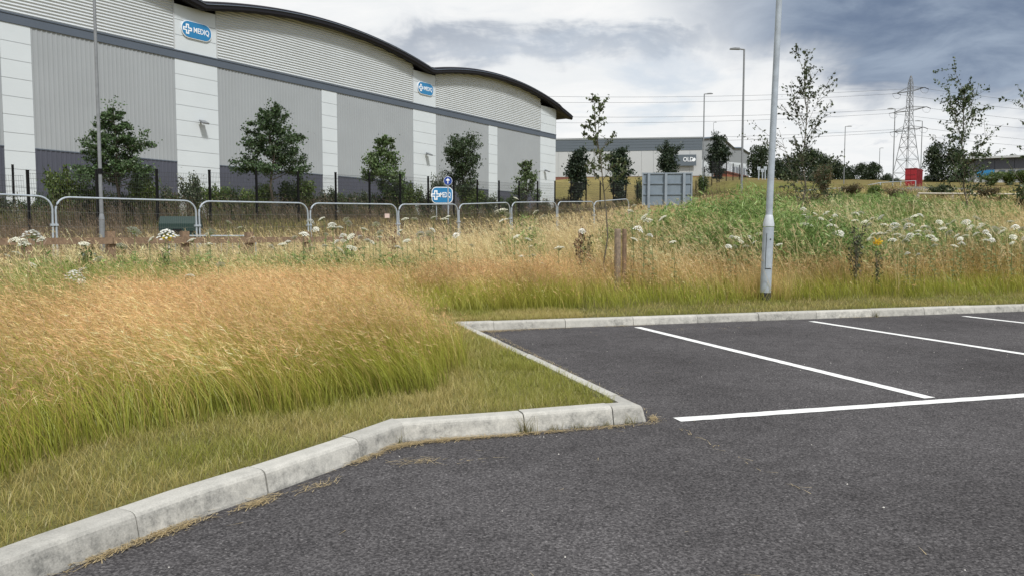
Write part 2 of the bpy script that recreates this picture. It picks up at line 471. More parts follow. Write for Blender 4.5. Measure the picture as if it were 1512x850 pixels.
_A = _k(((CTRL[:, None, :2] - CTRL[None, :, :2]) ** 2).sum(-1))
_n = len(CTRL)
_P = np.c_[np.ones(_n), CTRL[:, :2]]
_M = np.block([[_A + np.eye(_n) * -0.15, _P], [_P.T, np.zeros((3, 3))]])
_W = np.linalg.solve(_M, np.r_[CTRL[:, 2], 0, 0, 0])


def terrain(P):
    P = np.asarray(P, float).reshape(-1, 2)
    out = np.empty(len(P))
    for i in range(0, len(P), 40000):
        q = P[i:i + 40000]
        out[i:i + 40000] = _k(((q[:, None] - CTRL[None, :, :2]) ** 2).sum(-1)) @ _W[:_n] + np.c_[np.ones(len(q)), q] @ _W[_n:]
    far = np.hypot(*P.T) > 430
    out = np.where(far, np.minimum(out, 30), out)
    w = np.clip((seg_dist(P, KERB) - 0.3) / 1.6, 0, 1); w = w * w * (3 - 2 * w)
    return np.where(P[:, 1] < 22, 0.092 * (1 - w) + out * w, out)


def tz(x, y): return float(terrain([(x, y)])[0])


def vnoise(P, scale, seed=0):
    """smooth value noise 0..1 for points (n,2)"""
    g = np.random.default_rng(seed).random((64, 64))
    q = np.asarray(P) / scale; i = np.floor(q).astype(int); f = q - i; f = f * f * (3 - 2 * f)
    a, b = i[:, 0] % 64, i[:, 1] % 64; c, d = (a + 1) % 64, (b + 1) % 64
    return (g[a, b] * (1 - f[:, 0]) + g[c, b] * f[:, 0]) * (1 - f[:, 1]) + (g[a, d] * (1 - f[:, 0]) + g[c, d] * f[:, 0]) * f[:, 1]


def build_ground():
    def axis(lo, a, b, hi, step, grow=1.13):
        v = list(np.arange(a, b, step)); s = step
        while v[-1] < hi: s *= grow; v.append(v[-1] + s)
        s = step
        while v[0] > lo: s *= grow; v.insert(0, v[0] - s)
        return np.array(v)
    xs = axis(-900, -4, 10, 900, 0.11); ys = axis(-300, 1, 14, 900, 0.11)
    X, Y = np.meshgrid(xs, ys); P = np.c_[X.ravel(), Y.ravel()]
    Z = terrain(P)
    lot = inside(P, LOT)
    dk = seg_dist(P, KERB)
    Z = np.where(lot & (dk > 0.0), -0.25, Z)
    Z = np.where(~lot & (dk < 0.06), -0.25, Z)
    nx, ny = len(xs), len(ys)
    idx = np.arange(nx * ny).reshape(ny, nx)
    Q = np.stack([idx[:-1, :-1], idx[:-1, 1:], idx[1:, 1:], idx[1:, :-1]], -1).reshape(-1, 4)
    # colour of the soil and turf itself
    straw, olive, green, brown = np.array([(.36, .25, .12), (.15, .15, .045), (.13, .19, .03), (.12, .085, .05)])
    n = vnoise(P, 6, 1)[:, None]; n2 = vnoise(P, 17, 2)[:, None]
    C = olive * (1 - n) + straw * n
    near = (P[:, 1] < 14)[:, None]
    C = np.where(near, np.array((.15, .14, .05)) * (0.8 + .4 * n), C)
    hill = ((P[:, 1] > 24) & (P[:, 0] > 12))[:, None]
    C = np.where(hill, straw * (0.45 + .35 * n2) * (.25 + .5 * n) + olive * .9 * (1 - (.25 + .5 * n)), C)
    lawn = np.exp(-(((P[:, 0] - 25) / 7) ** 2 + ((P[:, 1] - 68) / 14) ** 2))[:, None]
    C = C * (1 - lawn) + green * lawn
    bank = np.exp(-(((P[:, 0] - 16) / 16) ** 2 + ((P[:, 1] - 135) / 14) ** 2))[:, None]
    C = C * (1 - bank) + (green * .35 + straw * .55) * bank
    m = big_mesh('ground', np.c_[P, Z], Q, C)
    structure(link('ground', m, M_GROUND, smooth=True))


build_ground()
# asphalt car park: one sheet bounded by the kerb line, kept away to the right and behind the camera
lot = MB()
poly = KERB + [(34, -40), (-2.6, -40)]
lot.prism(poly, 'z', -0.2, 0.0)
structure(lot.build('car_park', M_ASPH))


def strip(p, q, w, z=0.004, name='painted_line'):
    p, q = Vector((*p, 0)), Vector((*q, 0)); d = (q - p).normalized(); n = Vector((-d.y, d.x, 0)) * w / 2
    nseg = max(2, int((q - p).length / 0.05)); vs, fs = [], []
    for i in range(nseg + 1):
        c = p + (q - p) * i / nseg
        for s in (-1, 1):
            j = n * (1 + random.uniform(-.08, .05)) * s
            vs.append((c.x + j.x, c.y + j.y, z))
    for i in range(nseg): fs.append((2 * i, 2 * i + 2, 2 * i + 3, 2 * i + 1))
    return structure(MB().add(vs, fs).build(name, M_PAINT))


fd = Vector((2.58, 0.72)).normalized()
f0 = Vector((1.0, 4.60))
strip(f0, f0 + fd * 26, 0.10)
dd = Vector((-1.35, 4.30)).normalized()
for k in range(9):
    b = Vector((2.89, 5.18)) + fd * 2.5 * k + dd * 0.055
    strip(b, b + dd * 4.42, 0.10, 0.004)

# ------------------------------------------------------------------ kerb stones
PROFILE = [(0.0, -0.06), (0.0, 0.010), (0.013, 0.074), (0.017, 0.086), (0.026, 0.0965), (0.038, 0.1015), (0.048, 0.103), (0.120, 0.103), (0.120, -0.06)]


def kerb_run(line, parent, unit, lead, tail, start=0.0):
    """line of stones; profile grows to the left of travel (the verge side). lead/tail = mitre normals at the ends"""
    pts = [np.array(p, float) for p in line]
    L = np.r_[0, np.cumsum([np.hypot(*(b - a)) for a, b in zip(pts, pts[1:])])]

    def frame(s):
        i = int(np.clip(np.searchsorted(L, s, 'right') - 1, 0, len(pts) - 2))
        d = (pts[i + 1] - pts[i]) / (L[i + 1] - L[i]); p = pts[i] + d * (s - L[i])
        # soften direction at inner vertices
        for j in range(1, len(pts) - 1):
            if abs(s - L[j]) < 0.02:
                a = (pts[j] - pts[j - 1]); b = (pts[j + 1] - pts[j]); d = a / np.hypot(*a) + b / np.hypot(*b); d /= np.hypot(*d)
        return p, np.array((-d[1], d[0]))
    cuts = [0.0]; s = start if start else unit
    while s < L[-1] - 0.2: cuts.append(s); s += unit
    cuts.append(L[-1])
    for a, b in zip(cuts, cuts[1:]):
        ga = 0.0 if a == 0 else 0.003; gb = 0.0 if b == L[-1] else 0.003
        mids = [v for v in L[1:-1] if a + 0.05 < v < b - 0.05]
        ss = [a + ga] + mids + [b - gb]
        mb = MB(); n = len(PROFILE); vs = []
        jz = random.uniform(-.003, .003); jx = random.uniform(-.003, .003)
        for t in ss:
            p, nn = frame(t)
            if t == 0.0 and lead is not None: nn = np.array(lead)
            if t == L[-1] and tail is not None: nn = np.array(tail)
            for (o, z) in PROFILE:
                q = p + nn * (o + jx); vs.append((q[0], q[1], z + (jz if z > 0.05 else 0)))
        fs = []
        for r in range(len(ss) - 1):
            for k in range(n):
                fs.append((r * n + k, r * n + (k + 1) % n, (r + 1) * n + (k + 1) % n, (r + 1) * n + k))
        fs.append(tuple(range(n))[::-1]); fs.append(tuple((len(ss) - 1) * n + k for k in range(n)))
        mb.add(vs, fs).build('kerb_stone', M_KERB, parent)


def mitre(a, p, b):
    a, p, b = map(np.array, (a, p, b)); d1 = (p - a) / np.hypot(*(p - a)); d2 = (b - p) / np.hypot(*(b - p))
    n1, n2 = np.array((-d1[1], d1[0])), np.array((-d2[1], d2[0])); m = n1 + n2; m /= np.hypot(*m)
    return m / (m @ n1)


kerb = structure(empty('kerb', (0, 0, 0)))
m1 = mitre(KERB_NEAR[-2], KERB_NEAR[-1], KERB_FRONT[1]); m2 = mitre(KERB_FRONT[1], KERB_FRONT[2], KERB_SIDE[1]); m3 = mitre(KERB_SIDE[0], KERB_SIDE[1], KERB_BACK[1])
kerb_run(KERB_NEAR, kerb, 0.60, None, m1, start=0.46)
kerb_run(KERB_FRONT, kerb, 0.56, m1, m2, start=0.68)
kerb_run(KERB_SIDE, kerb, 0.914, m2, m3, start=0.30)
kerb_run(KERB_BACK, kerb, 0.914, m3, None, start=0.36)
# the back kerb runs on a little past the corner into the turf
kd = np.array(KERB_BACK[1]) - np.array(KERB_BACK[0]); kd /= np.hypot(*kd); kc = np.array(KERB_BACK[0])
kerb_run([tuple(kc - kd * 0.37), tuple(kc - kd * 0.127)], kerb, 0.914, None, None)

# ------------------------------------------------------------------ big warehouse with curved roofs
WC = Vector((6.52, 117.0, 0)); WD = Vector((0.5476, 0.8368, 0)).normalized()
WBASE = 1.2
wh = empty('warehouse', (WC.x, WC.y, 0), math.atan2(-WD.y, -WD.x))   # local +x runs back along the wall, local +y leaves the wall outwards
tag(wh, 'huge pale grey warehouse with white piers, dark plinth and wavy charcoal roof', 'warehouse')
# outward normal in world is (WD.y, -WD.x); with local x = -WD, local y = (WD.y,-WD.x)
SPAN = 30.2
PIERS = [(0.0, 4.45), (15.55, 17.6), (28.6, 32.75), (44.65, 46.7), (58.7, 62.75), (73.85, 75.85), (88.9, 93.0)]
Z_DARK, Z_B0, Z_B1 = 7.4, 15.86, 16.56


def arch(s):
    t = (s % SPAN) / SPAN if s >= 0 else s / SPAN
    if s < 0: return 20.2 + 1.75 * 4 * t * (1 - t)
    return 20.35 + 1.75 * 4 * t * (1 - t)


def corrugated(s0, s1, z0, z1, pitch, depth, vertical, mat, name, ztop=None, y0=0.0):
    mb = MB(); vs, fs = [], []
    if vertical:
        n = max(1, int(round((s1 - s0) / pitch))); p = (s1 - s0) / n
        xs = []
        for i in range(n):
            a = s0 + i * p
            xs += [(a, 0), (a + p * .55, 0), (a + p * .65, depth), (a + p * .9, depth)]
        xs.append((s1, 0))
        for (x, d) in xs: vs += [(x, y0 + d, z0), (x, y0 + d, z1)]
        for i in range(len(xs) - 1): fs.append((2 * i, 2 * i + 1, 2 * i + 3, 2 * i + 2))
    else:
        ns = max(1, int((s1 - s0) / 1.0)); ss = [s0 + (s1 - s0) * i / ns for i in range(ns + 1)]
        zmax = max(ztop(s) for s in ss); zs = []
        z = z0
        while z < zmax:
            zs += [(z, 0), (z + pitch * .45, depth), (z + pitch * .55, depth)]; z += pitch
        zs.append((z, 0))
        for s in ss:
            top = ztop(s)
            for (zz, d) in zs: vs.append((s, y0 + d, min(zz, top)))
        m = len(zs)
        for i in range(ns):
            for j in range(m - 1):
                if vs[i * m + j][2] >= ztop(ss[i]) and vs[(i + 1) * m + j][2] >= ztop(ss[i + 1]): continue
                fs.append((i * m + j, i * m + j + 1, (i + 1) * m + j + 1, (i + 1) * m + j))
    mb.add(vs, fs)
    return mb.build(name, mat, wh)


edges = []
for (a, b), (c, d_) in zip(PIERS, PIERS[1:]): edges.append((b, c))
for i, (b, c) in enumerate(edges):
    corrugated(b, c, WBASE, Z_DARK - 0.02, 0.333, 0.035, True, M_DARK, 'plinth_cladding', y0=0.0)
    corrugated(b, c, Z_DARK, Z_B0, 0.333, 0.035, True, M_GREY, 'wall_cladding', y0=0.004)
    MB().box((b, 0.036, Z_DARK - 0.05), (c, 0.06, Z_DARK + 0.03)).build('drip_flashing', M_BAND, wh)
for (a, b) in PIERS:
    z = Z_B0; k = 0
    while z > WBASE:
        z0 = max(z - 1.25, WBASE)
        MB().box((a + .01, -0.06, z0 + 0.018), (b - .01, 0.055, z - 0.018)).build('panel', M_WHITE, wh)
        z -= 1.25
    MB().box((a + .03, -0.2, WBASE), (b - .03, 0.02, Z_B0)).build('panel_backing', M_LTGREY, wh)
MB().box((-0.04, -0.1, Z_B0), (93.0, 0.12, Z_B1)).build('slate_band', M_BAND, wh)
MB().box((-0.05, 0.12, Z_B1 - 0.10), (93.0, 0.17, Z_B1 - 0.02)).build('band_lip', M_BAND, wh)
# upper storey: ribbed sheets between plain panels at the valleys
WIDE = [p for p in PIERS if p[1] - p[0] > 3]
for (a, b), (c, d_) in zip(WIDE, WIDE[1:]):
    corrugated(b, c, Z_B1, 0, 0.235, 0.075, False, M_RIB, 'ribbed_cladding', ztop=lambda s: arch(s) + 0.1)
for (a, b) in WIDE:
    z = Z_B1
    while z < 20.2:
        z1 = min(z + 1.25, 20.9)
        MB().box((a + .02, -0.06, z + .018), (b - .02, 0.06, z1 - .018)).build('panel', M_WHITE, wh)
        z = z1
    for x in (a, b): MB().box((x - .05, -0.02, Z_B1 + .01), (x + .05, 0.10, 20.6)).build('downpipe_trim', M_LTGREY, wh)
# roof slab with its deep rolled fascia, going back over the building
ss = [-3.3 + 0.75 * i for i in range(int(98 / 0.75))]
mb = MB(); vs, fs = [], []
prof = lambda s: [(1.0, arch(s) - 0.30), (1.15, arch(s) - 0.12), (1.18, arch(s) + 0.15), (1.05, arch(s) + 0.42), (0.75, arch(s) + 0.55), (-55.0, arch(s) + 0.62), (-55.0, arch(s) - 0.05), (0.0, arch(s) - 0.05)]
for s in ss: vs += [(s, y, z) for (y, z) in prof(s)]
n = 8
for i in range(len(ss) - 1):
    for k in range(n): fs.append((i * n + k, (i + 1) * n + k, (i + 1) * n + (k + 1) % n, i * n + (k + 1) % n))
fs.append(tuple(range(n))); fs.append(tuple((len(ss) - 1) * n + k for k in range(n))[::-1])
rf = mb.add(vs, fs).build('roof', M_ROOF, wh)
mb = MB(); vs, fs = [], []
for s in ss: vs += [(s, 1.20, arch(s) + 0.16), (s, 1.26, arch(s) + 0.20), (s, 1.20, arch(s) + 0.26)]
for i in range(len(ss) - 1):
    for k in range(3): fs.append((i * 3 + k, (i + 1) * 3 + k, (i + 1) * 3 + (k + 1) % 3, i * 3 + (k + 1) % 3))
mb.add(vs, fs).build('fascia_bead', M_BAND, rf)
MB().box((0.02, -54.5, WBASE), (92.9, -0.22, 20.3)).build('building_shell', M_LTGREY, wh)


def text_mesh(txt, size, depth=0.01):
    cu = bpy.data.curves.new('lettering', 'FONT'); cu.body = txt; cu.size = size; cu.extrude = depth; cu.align_x = 'CENTER'; cu.align_y = 'CENTER'
    cu.resolution_u = 3; cu.offset = size * 0.012
    o = bpy.data.objects.new('lettering', cu); COL.objects.link(o)
    dg = bpy.context.evaluated_depsgraph_get()
    m = bpy.data.meshes.new_from_object(o.evaluated_get(dg))
    bpy.data.objects.remove(o); bpy.data.curves.remove(cu)
    m.materials.clear()
    return m


def rounded(w, h, r, n=8):
    pts = []
    for cx, cy, a0 in ((w / 2 - r, h / 2 - r, 0), (-w / 2 + r, h / 2 - r, 90), (-w / 2 + r, -h / 2 + r, 180), (w / 2 - r, -h / 2 + r, 270)):
        for k in range(n + 1):
            a = math.radians(a0 + 90 * k / n); pts.append((cx + r * math.cos(a), cy + r * math.sin(a)))
    return pts


def plus(s, t):
    return [(-t, -s), (t, -s), (t, -t), (s, -t), (s, t), (t, t), (t, s), (-t, s), (-t, t), (-s, t), (-s, -t), (-t, -t)]


def logo_board(root, w, h, r, border):
    """faces local -y: rim board, blue face, white outlined cross and lettering"""
    MB().prism(rounded(w, h, r), 'y', -0.04, 0.06).build('rim_board', M_SWHITE, root)
    MB().prism(rounded(w - 2 * border, h - 2 * border, max(0.02, r - border)), 'y', -0.055, -0.042).build('blue_face', M_BLUE, root)
    k = h * 0.29; cx = -w * 0.31 if w / h > 1.6 else -w * .30
    c1 = MB().prism([(x + cx, y) for x, y in plus(k, k * .36)], 'y', -0.065, -0.057).build('cross_emblem', M_SWHITE, root)
    MB().prism([(x + cx, y) for x, y in plus(k * .72, k * .11)], 'y', -0.071, -0.066).build('cross_core', M_BLUE, c1)
    t = link('lettering', text_mesh('MEDIQ', h * 0.42, 0.006), M_SWHITE, root)
    t.rotation_euler = (math.pi / 2, 0, 0); t.location = (w * 0.15 if w / h > 1.6 else w * .16, -0.064, 0); t.scale = (.82 if w / h > 1.6 else .50, 1.05, 1)


def on_wall(s, z, off): return WC - WD * s + Vector((WD.y, -WD.x, 0)) * off + Vector((0, 0, z))


WALL_RZ = math.atan2(WD.y, WD.x)
for s, lab in ((60.7, 'blue MEDIQ wall sign high on the white valley panel between two long ribbed arches'),
               (30.6, 'smaller-looking blue MEDIQ wall sign on the valley panel before the end arch')):
    r = empty('wall_sign', on_wall(s, 18.45, 0.14), WALL_RZ)
    tag(r, lab, 'sign', 'signs on the warehouse wall')
    logo_board(r, 2.85, 1.42, 0.66, 0.05)
for s, lab in ((60.5, 'small floodlight on the white pier under the big wall sign'), (30.5, 'small floodlight on the white pier above the blue roadside signs'), (3.3, 'small floodlight on the end pier of the curved-roof warehouse')):
    r = empty('floodlight', on_wall(s, 10.95, 0.06), WALL_RZ)
    tag(r, lab, 'floodlight', 'floodlights on the warehouse wall')
    MB().box((-.06, -.35, -.1), (.06, 0, 0)).build('bracket', M_GALVD, r)
    MB().prism([(-.85, -.16), (-.25, .12), (-.2, .02), (-.8, -.28)], 'x', -.28, .28).build('lamp_head', M_GALVD, r)

# ------------------------------------------------------------------ far warehouse on the bank
D2 = 170.0
fw = empty('warehouse', (0, 0, 0))
tag(fw, 'grey warehouse with slate-blue upper band and brick plinth standing on the grass bank', 'warehouse')
A = at(790, 208, D2); B = at(1037, 205, D2 - 4)
def fwz(v, Y=D2): return at(900, v, Y).z
d2 = (Vector((B.x, B.y, 0)) - Vector((A.x, A.y, 0))); L2 = d2.length
fw.location = (A.x, A.y, 0); fw.rotation_euler = (0, 0, math.atan2(d2.y, d2.x))
zb, zp, zbm, zt = fwz(268), fwz(262), fwz(225), fwz(208)
MB().box((0, 0, zb - 3), (L2, 40, zp)).build('brick_plinth', M_BRICK, fw)
npan = 14
for i in range(npan):
    x0, x1 = L2 * i / npan, L2 * (i + 1) / npan
    MB().box((x0 + .02, -.06, zp), (x1 - .02, 0.2, zbm)).build('wall_panel', M_LTGREY, fw)
MB().box((0, .1, zp), (L2, 39.9, zt - .5)).build('building_core', M_LTGREY, fw)
for k in range(4):
    h = (zt - zbm) / 4
    MB().box((-.02, -.12, zbm + h * k + .02), (L2 + .02, .05, zbm + h * (k + 1) - .02)).build('band_panel', M_SLATE, fw)
MB().box((-.1, -.2, zt), (L2 + .1, .3, zt + .3)).build('roof_edge', M_MIDGREY, fw)
# gable end running back to the right with two low ridges
G = [at(1037, 206, 166), at(1065, 204, 178), at(1083, 220, 190), at(1094, 220, 198), at(1106, 228, 206)]
g = empty('warehouse', (G[0].x, G[0].y, 0)); tag(g, 'grey gable-ended warehouse wing with a strip of windows beside the dark trees', 'warehouse')
def gl(p): return Vector((p.x - G[0].x, p.y - G[0].y, 0))
zlow = at(1037, 275, 166).z
split = [at(1037, 236, 166).z, at(1065, 238, 178).z, at(1083, 240, 190).z, at(1094, 241, 198).z, at(1106, 243, 206).z]
vs, fs = [], []
for p in G: q = gl(p); vs += [(q.x, q.y, split[G.index(p)]), (q.x, q.y, p.z)]
back = Vector((-14, 38, 0))
nG = len(G)
for p in G: q = gl(p) + back; vs += [(q.x, q.y, split[G.index(p)]), (q.x, q.y, p.z)]
for i in range(nG - 1):
    fs.append((2 * i, 2 * i + 2, 2 * i + 3, 2 * i + 1)); fs.append((2 * i + 1, 2 * i + 3, 2 * (nG + i) + 3, 2 * (nG + i) + 1))
fs += [(2 * nG - 2, 4 * nG - 2, 4 * nG - 1, 2 * nG - 1), (0, 1, 2 * nG + 1, 2 * nG)]
MB().add(vs, fs).build('gable_cladding', M_MIDGREY, g)
vs, fs = [], []
for i, p in enumerate(G): q = gl(p); vs += [(q.x, q.y, zlow - 2), (q.x, q.y, split[i])]
for p_, i in zip(G, range(nG)): q = gl(p_) + back; vs += [(q.x, q.y, zlow - 2), (q.x, q.y, split[i])]
fs = [(2 * i, 2 * i + 2, 2 * i + 3, 2 * i + 1) for i in range(nG - 1)] + [(2 * nG - 2, 4 * nG - 2, 4 * nG - 1, 2 * nG - 1), (0, 1, 2 * nG + 1, 2 * nG)]
MB().add(vs, fs).build('lower_wall', M_WHITE, g)
gd = (gl(G[4]) - gl(G[0])).normalized(); gn = Vector((gd.y, -gd.x, 0))
for i in range(nG - 1):
    a, b = gl(G[i]), gl(G[i + 1]); a.z, b.z = G[i].z + .12, G[i + 1].z + .12
    MB().tube([a + gn * .15, b + gn * .15], 0.28, 4).build('verge_trim', M_SLATE, g)
for k in range(7):
    c = gl(G[0]).lerp(gl(G[4]), 0.42 + 0.082 * k); zz = at(1085, 251, 185).z + .14 * k
    w = MB(); a = c + gn * .18; b = a + gd * 2.6
    w.add([(a.x, a.y, zz - 1.15), (b.x, b.y, zz - 1.15), (b.x, b.y, zz + .95), (a.x, a.y, zz + .95),
           (a.x - gn.x * .4, a.y - gn.y * .4, zz - 1.15), (b.x - gn.x * .4, b.y - gn.y * .4, zz - 1.15), (b.x - gn.x * .4, b.y - gn.y * .4, zz + .95), (a.x - gn.x * .4, a.y - gn.y * .4, zz + .95)],
          [(0, 1, 2, 3), (7, 6, 5, 4), (0, 4, 5, 1), (1, 5, 6, 2), (2, 6, 7, 3), (3, 7, 4, 0)])
    wo = w.build('window', M_GLASS, g)
    c2 = a + gd * 2.75 + gn * .05
    MB().tube([(c2.x, c2.y, zz - 1.2), (c2.x, c2.y, zz + 1.0)], .12, 4).build('mullion', M_SWHITE, wo)
# terracotta entrance canopy
p0, p1 = at(1070, 262, 172), at(1098, 262, 185)
r = empty('entrance_canopy', (p0.x, p0.y, 0)); tag(r, 'terracotta-red flat canopy block below the strip windows of the gable wing', 'canopy')
dq = Vector((p1.x - p0.x, p1.y - p0.y, 0))
r.rotation_euler = (0, 0, math.atan2(dq.y, dq.x))
zc0, zc1 = at(1085, 265, 176).z, at(1085, 257, 176).z
MB().box((0, -.5, zc0), (dq.length, 3, zc1)).build('fascia', M_ORANGE, r)
MB().box((-.3, -.8, zc1), (dq.length + 1.5, 3, zc1 + .25)).build('canopy_roof', M_BRICK, r)
for x in (.4, dq.length * .5, dq.length - .4): MB().box((x - .2, 0.2, zc0 - 4), (x + .2, .6, zc0)).build('post', M_BRICK, r)
# sign with OLD
p = at(1016, 237, D2 - 4.2)
r = empty('wall_sign', (p.x, p.y - .25, p.z), math.atan2(d2.y, d2.x)); tag(r, 'slate-blue rectangular sign reading OLD on the far grey warehouse', 'sign')
k = D2 / F
MB().box((-22 * k / 1, -.05, -7.8 * k), (11 * k, .1, 7.8 * k)).build('board', M_SLATE, r)
t = link('lettering', text_mesh('OLD', 1.3, .02), M_SWHITE, r); t.rotation_euler = (math.pi / 2, 0, 0); t.location = (-.2 * k, -.09, .8 * k); t.scale = (.82, 1, 1)
e = MB(); pts = [(math.cos(a) * .42, math.sin(a) * .42) for a in np.linspace(-2.9, 1.2, 16)] + [(-.1, .15)]
e.prism(pts, 'y', -.1, -.06); eo = e.build('emblem', M_SWHITE, r); eo.location = (7.2 * k, 0, .8 * k)

# ------------------------------------------------------------------ low building on the far right
D3 = 135.0
a, b = at(1440, 240, D3), at(1620, 240, D3 - 7)
r = empty('low_building', (a.x, a.y, 0)); dq = Vector((b.x - a.x, b.y - a.y, 0)); r.rotation_euler = (0, 0, math.atan2(dq.y, dq.x))
tag(r, 'low flat-roofed building with charcoal upper wall and pale base behind the far hedge', 'building')
z_ = lambda v: at(1470, v, D3).z
MB().box((0, 0, z_(285)), (dq.length, 9, z_(251))).build('base_wall', M_LTGREY, r)
for i in range(6):
    x0, x1 = dq.length * i / 6, dq.length * (i + 1) / 6
    MB().box((x0 + .03, -.15, z_(251)), (x1 - .03, .3, z_(235.5))).build('wall_panel', M_DARK, r)
MB().box((0, .1, z_(251)), (dq.length, 9, z_(236))).build('building_core', M_DARK, r)
MB().box((-1.2, -1.2, z_(235.5)), (dq.length + 1, 10, z_(232.5))).build('roof', M_LTGREY, r)
MB().box((.3, -.25, z_(262)), (2.9, 0, z_(252))).build('blue_door', M_BLUE, r)
for i in range(4): MB().box((3.6 + 1.4 * i, -.2, z_(262)), (4.5 + 1.4 * i, 0, z_(253))).build('window', M_GLASS, r)


# ------------------------------------------------------------------ security mesh fence in front of the big warehouse
FP0 = Vector((-14.95, 32.6, 0)); FS = Vector((1.405, 2.093, 0))
frz = math.atan2(FS.y, FS.x)
fence = empty('mesh_fence', (FP0.x, FP0.y, tz(FP0.x, FP0.y)))
tag(fence, 'long black-posted steel mesh security fence running along the big warehouse', 'fence')
post_m = MB().box((-.045, -.04, -.3), (.045, .04, 2.5)).box((-.05, -.045, 2.5), (.05, .045, 2.53)).mesh('post'); post_m.materials.append(M_BLACK)
mb = MB()
for i in range(13): z = .12 + i * .19; mb.box((.05, -.004, z), (2.47, .004, z + .009))
for i in range(31): x = .06 + i * .08; mb.box((x, .0045, .06), (x + .0055, .009, 2.42))
wire_m = mb.mesh('mesh_panel'); wire_m.materials.append(M_WIREB)
for k in range(-7, 32):
    p = FP0 + FS * k; q = FP0 + FS * (k + 1); z0, z1 = tz(p.x, p.y), tz(q.x, q.y)
    o = link('post', post_m, None, fence); o.location = (p.x - FP0.x, p.y - FP0.y, z0 - fence.location.z)
    o.rotation_euler = (0, 0, frz)
    w = link('mesh_panel', wire_m, None, fence); w.location = o.location
    w.matrix_local = Matrix(((FS.normalized().x, -FS.normalized().y, 0, o.location.x), (FS.normalized().y, FS.normalized().x, 0, o.location.y), (0, 0, 1, o.location.z), (0, 0, 0, 1))) @ Matrix(((1, 0, 0, 0), (0, 1, 0, 0), ((z1 - z0) / FS.length, 0, 1, 0), (0, 0, 0, 1)))
# short return of the same fence further back on the left
fence2 = empty('mesh_fence', (-27.5, 40.5, tz(-27.5, 40.5)))
tag(fence2, 'short set-back black mesh fence behind the left end of the long fence', 'fence')
for i, u in enumerate((18.5, 97, 175)):
    p = at(u, 244 + i * 2, 42 + i * 1.6); o = link('post', post_m, None, fence2); o.location = (p.x + 27.5, p.y - 40.5, p.z - 2.5 - fence2.location.z)

# ------------------------------------------------------------------ round-top temporary fence panels
JO = [(-15.3, 12.78), (-13.0, 15.41), (-10.7, 18.05), (-8.4, 20.69), (-6.1, 23.32), (-3.8, 25.95), (-1.96, 28.93), (0.0, 31.83), (2.06, 34.66), (4.03, 37.55), (6.18, 40.32)]
RT_W, RT_H, RT_R = 3.40, 2.0, 0.30


def arc_frame():
    pts = [(0, .12)]
    for k in range(7): a = math.pi - math.pi / 2 * k / 6; pts.append((RT_R + RT_R * math.cos(a), RT_H - RT_R + RT_R * math.sin(a)))
    for k in range(7): a = math.pi / 2 - math.pi / 2 * k / 6; pts.append((RT_W - RT_R + RT_R * math.cos(a), RT_H - RT_R + RT_R * math.sin(a)))
    pts.append((RT_W, .12))
    return pts


fr_m = MB().tube([(x, 0, z) for x, z in arc_frame()], 0.024, 8).tube([(0, 0, .25), (RT_W, 0, .25)], .018, 6).mesh('frame'); fr_m.materials.append(M_GALV)
mb = MB()
for i in range(66):
    x = .05 + i * (RT_W - .1) / 65
    top = RT_H if RT_R < x < RT_W - RT_R else RT_H - RT_R + math.sqrt(max(0, RT_R ** 2 - (RT_R - min(x, RT_W - x)) ** 2))
    mb.tube([(x, 0, .25), (x, 0, top)], .0017, 3, False)
for z in (.6, .95, 1.3, 1.65): mb.tube([(0, .006, z), (RT_W, .006, z)], .0032, 3, False)
in_m = mb.mesh('wire_infill'); in_m.materials.append(M_WIRE)
ft_m = MB().prism(rounded(.62, .22, .08, 3), 'z', 0, .12).mesh('foot_block'); ft_m.materials.append(M_BLOCK)
cl_m = MB().box((-.05, -.04, -.025), (.11, .04, .025)).mesh('clamp'); cl_m.materials.append(M_GALV)
for i, (a, b) in enumerate(zip(JO, JO[1:])):
    a, b = Vector((*a, 0)), Vector((*b, 0)); d = (b - a).normalized()
    za, zb_ = tz(a.x, a.y), tz(b.x, b.y)
    r = empty('temporary_fence_panel', (a.x + d.x * .05, a.y + d.y * .05, za - .01)); r.rotation_euler = (0, -math.atan2(zb_ - za, 3.5), math.atan2(d.y, d.x))
    tag(r, 'galvanised round-topped temporary fence panel in the row before the black mesh fence', 'fence panel', 'round-topped temporary fence panels in a row')
    own = {2: 'round-topped temporary fence panel crossing before the left grey lamp column', 3: 'round-topped temporary fence panel just past the green grit bin', 4: 'round-topped temporary fence panel carrying a small pale notice', 5: 'round-topped temporary fence panel under the round blue traffic sign', 9: 'end panel of the round-topped temporary fence beside the grey sign back'}
    if i in own: r['label'] = own[i]
    link('frame', fr_m, None, r, True); link('wire_infill', in_m, None, r)
    f = link('foot_block', ft_m, None, r); f.location = (-.05, 0, 0); f.rotation_euler = (0, 0, math.pi / 2)
    c = link('clamp', cl_m, None, r); c.location = (RT_W, 0, 1.35)
    if i == 4:
        MB().box((-.10, -.012, -.07), (.10, -.006, .07)).build('notice', M_LABELPINK, r).location = (RT_W - .45, -.02, 1.62)
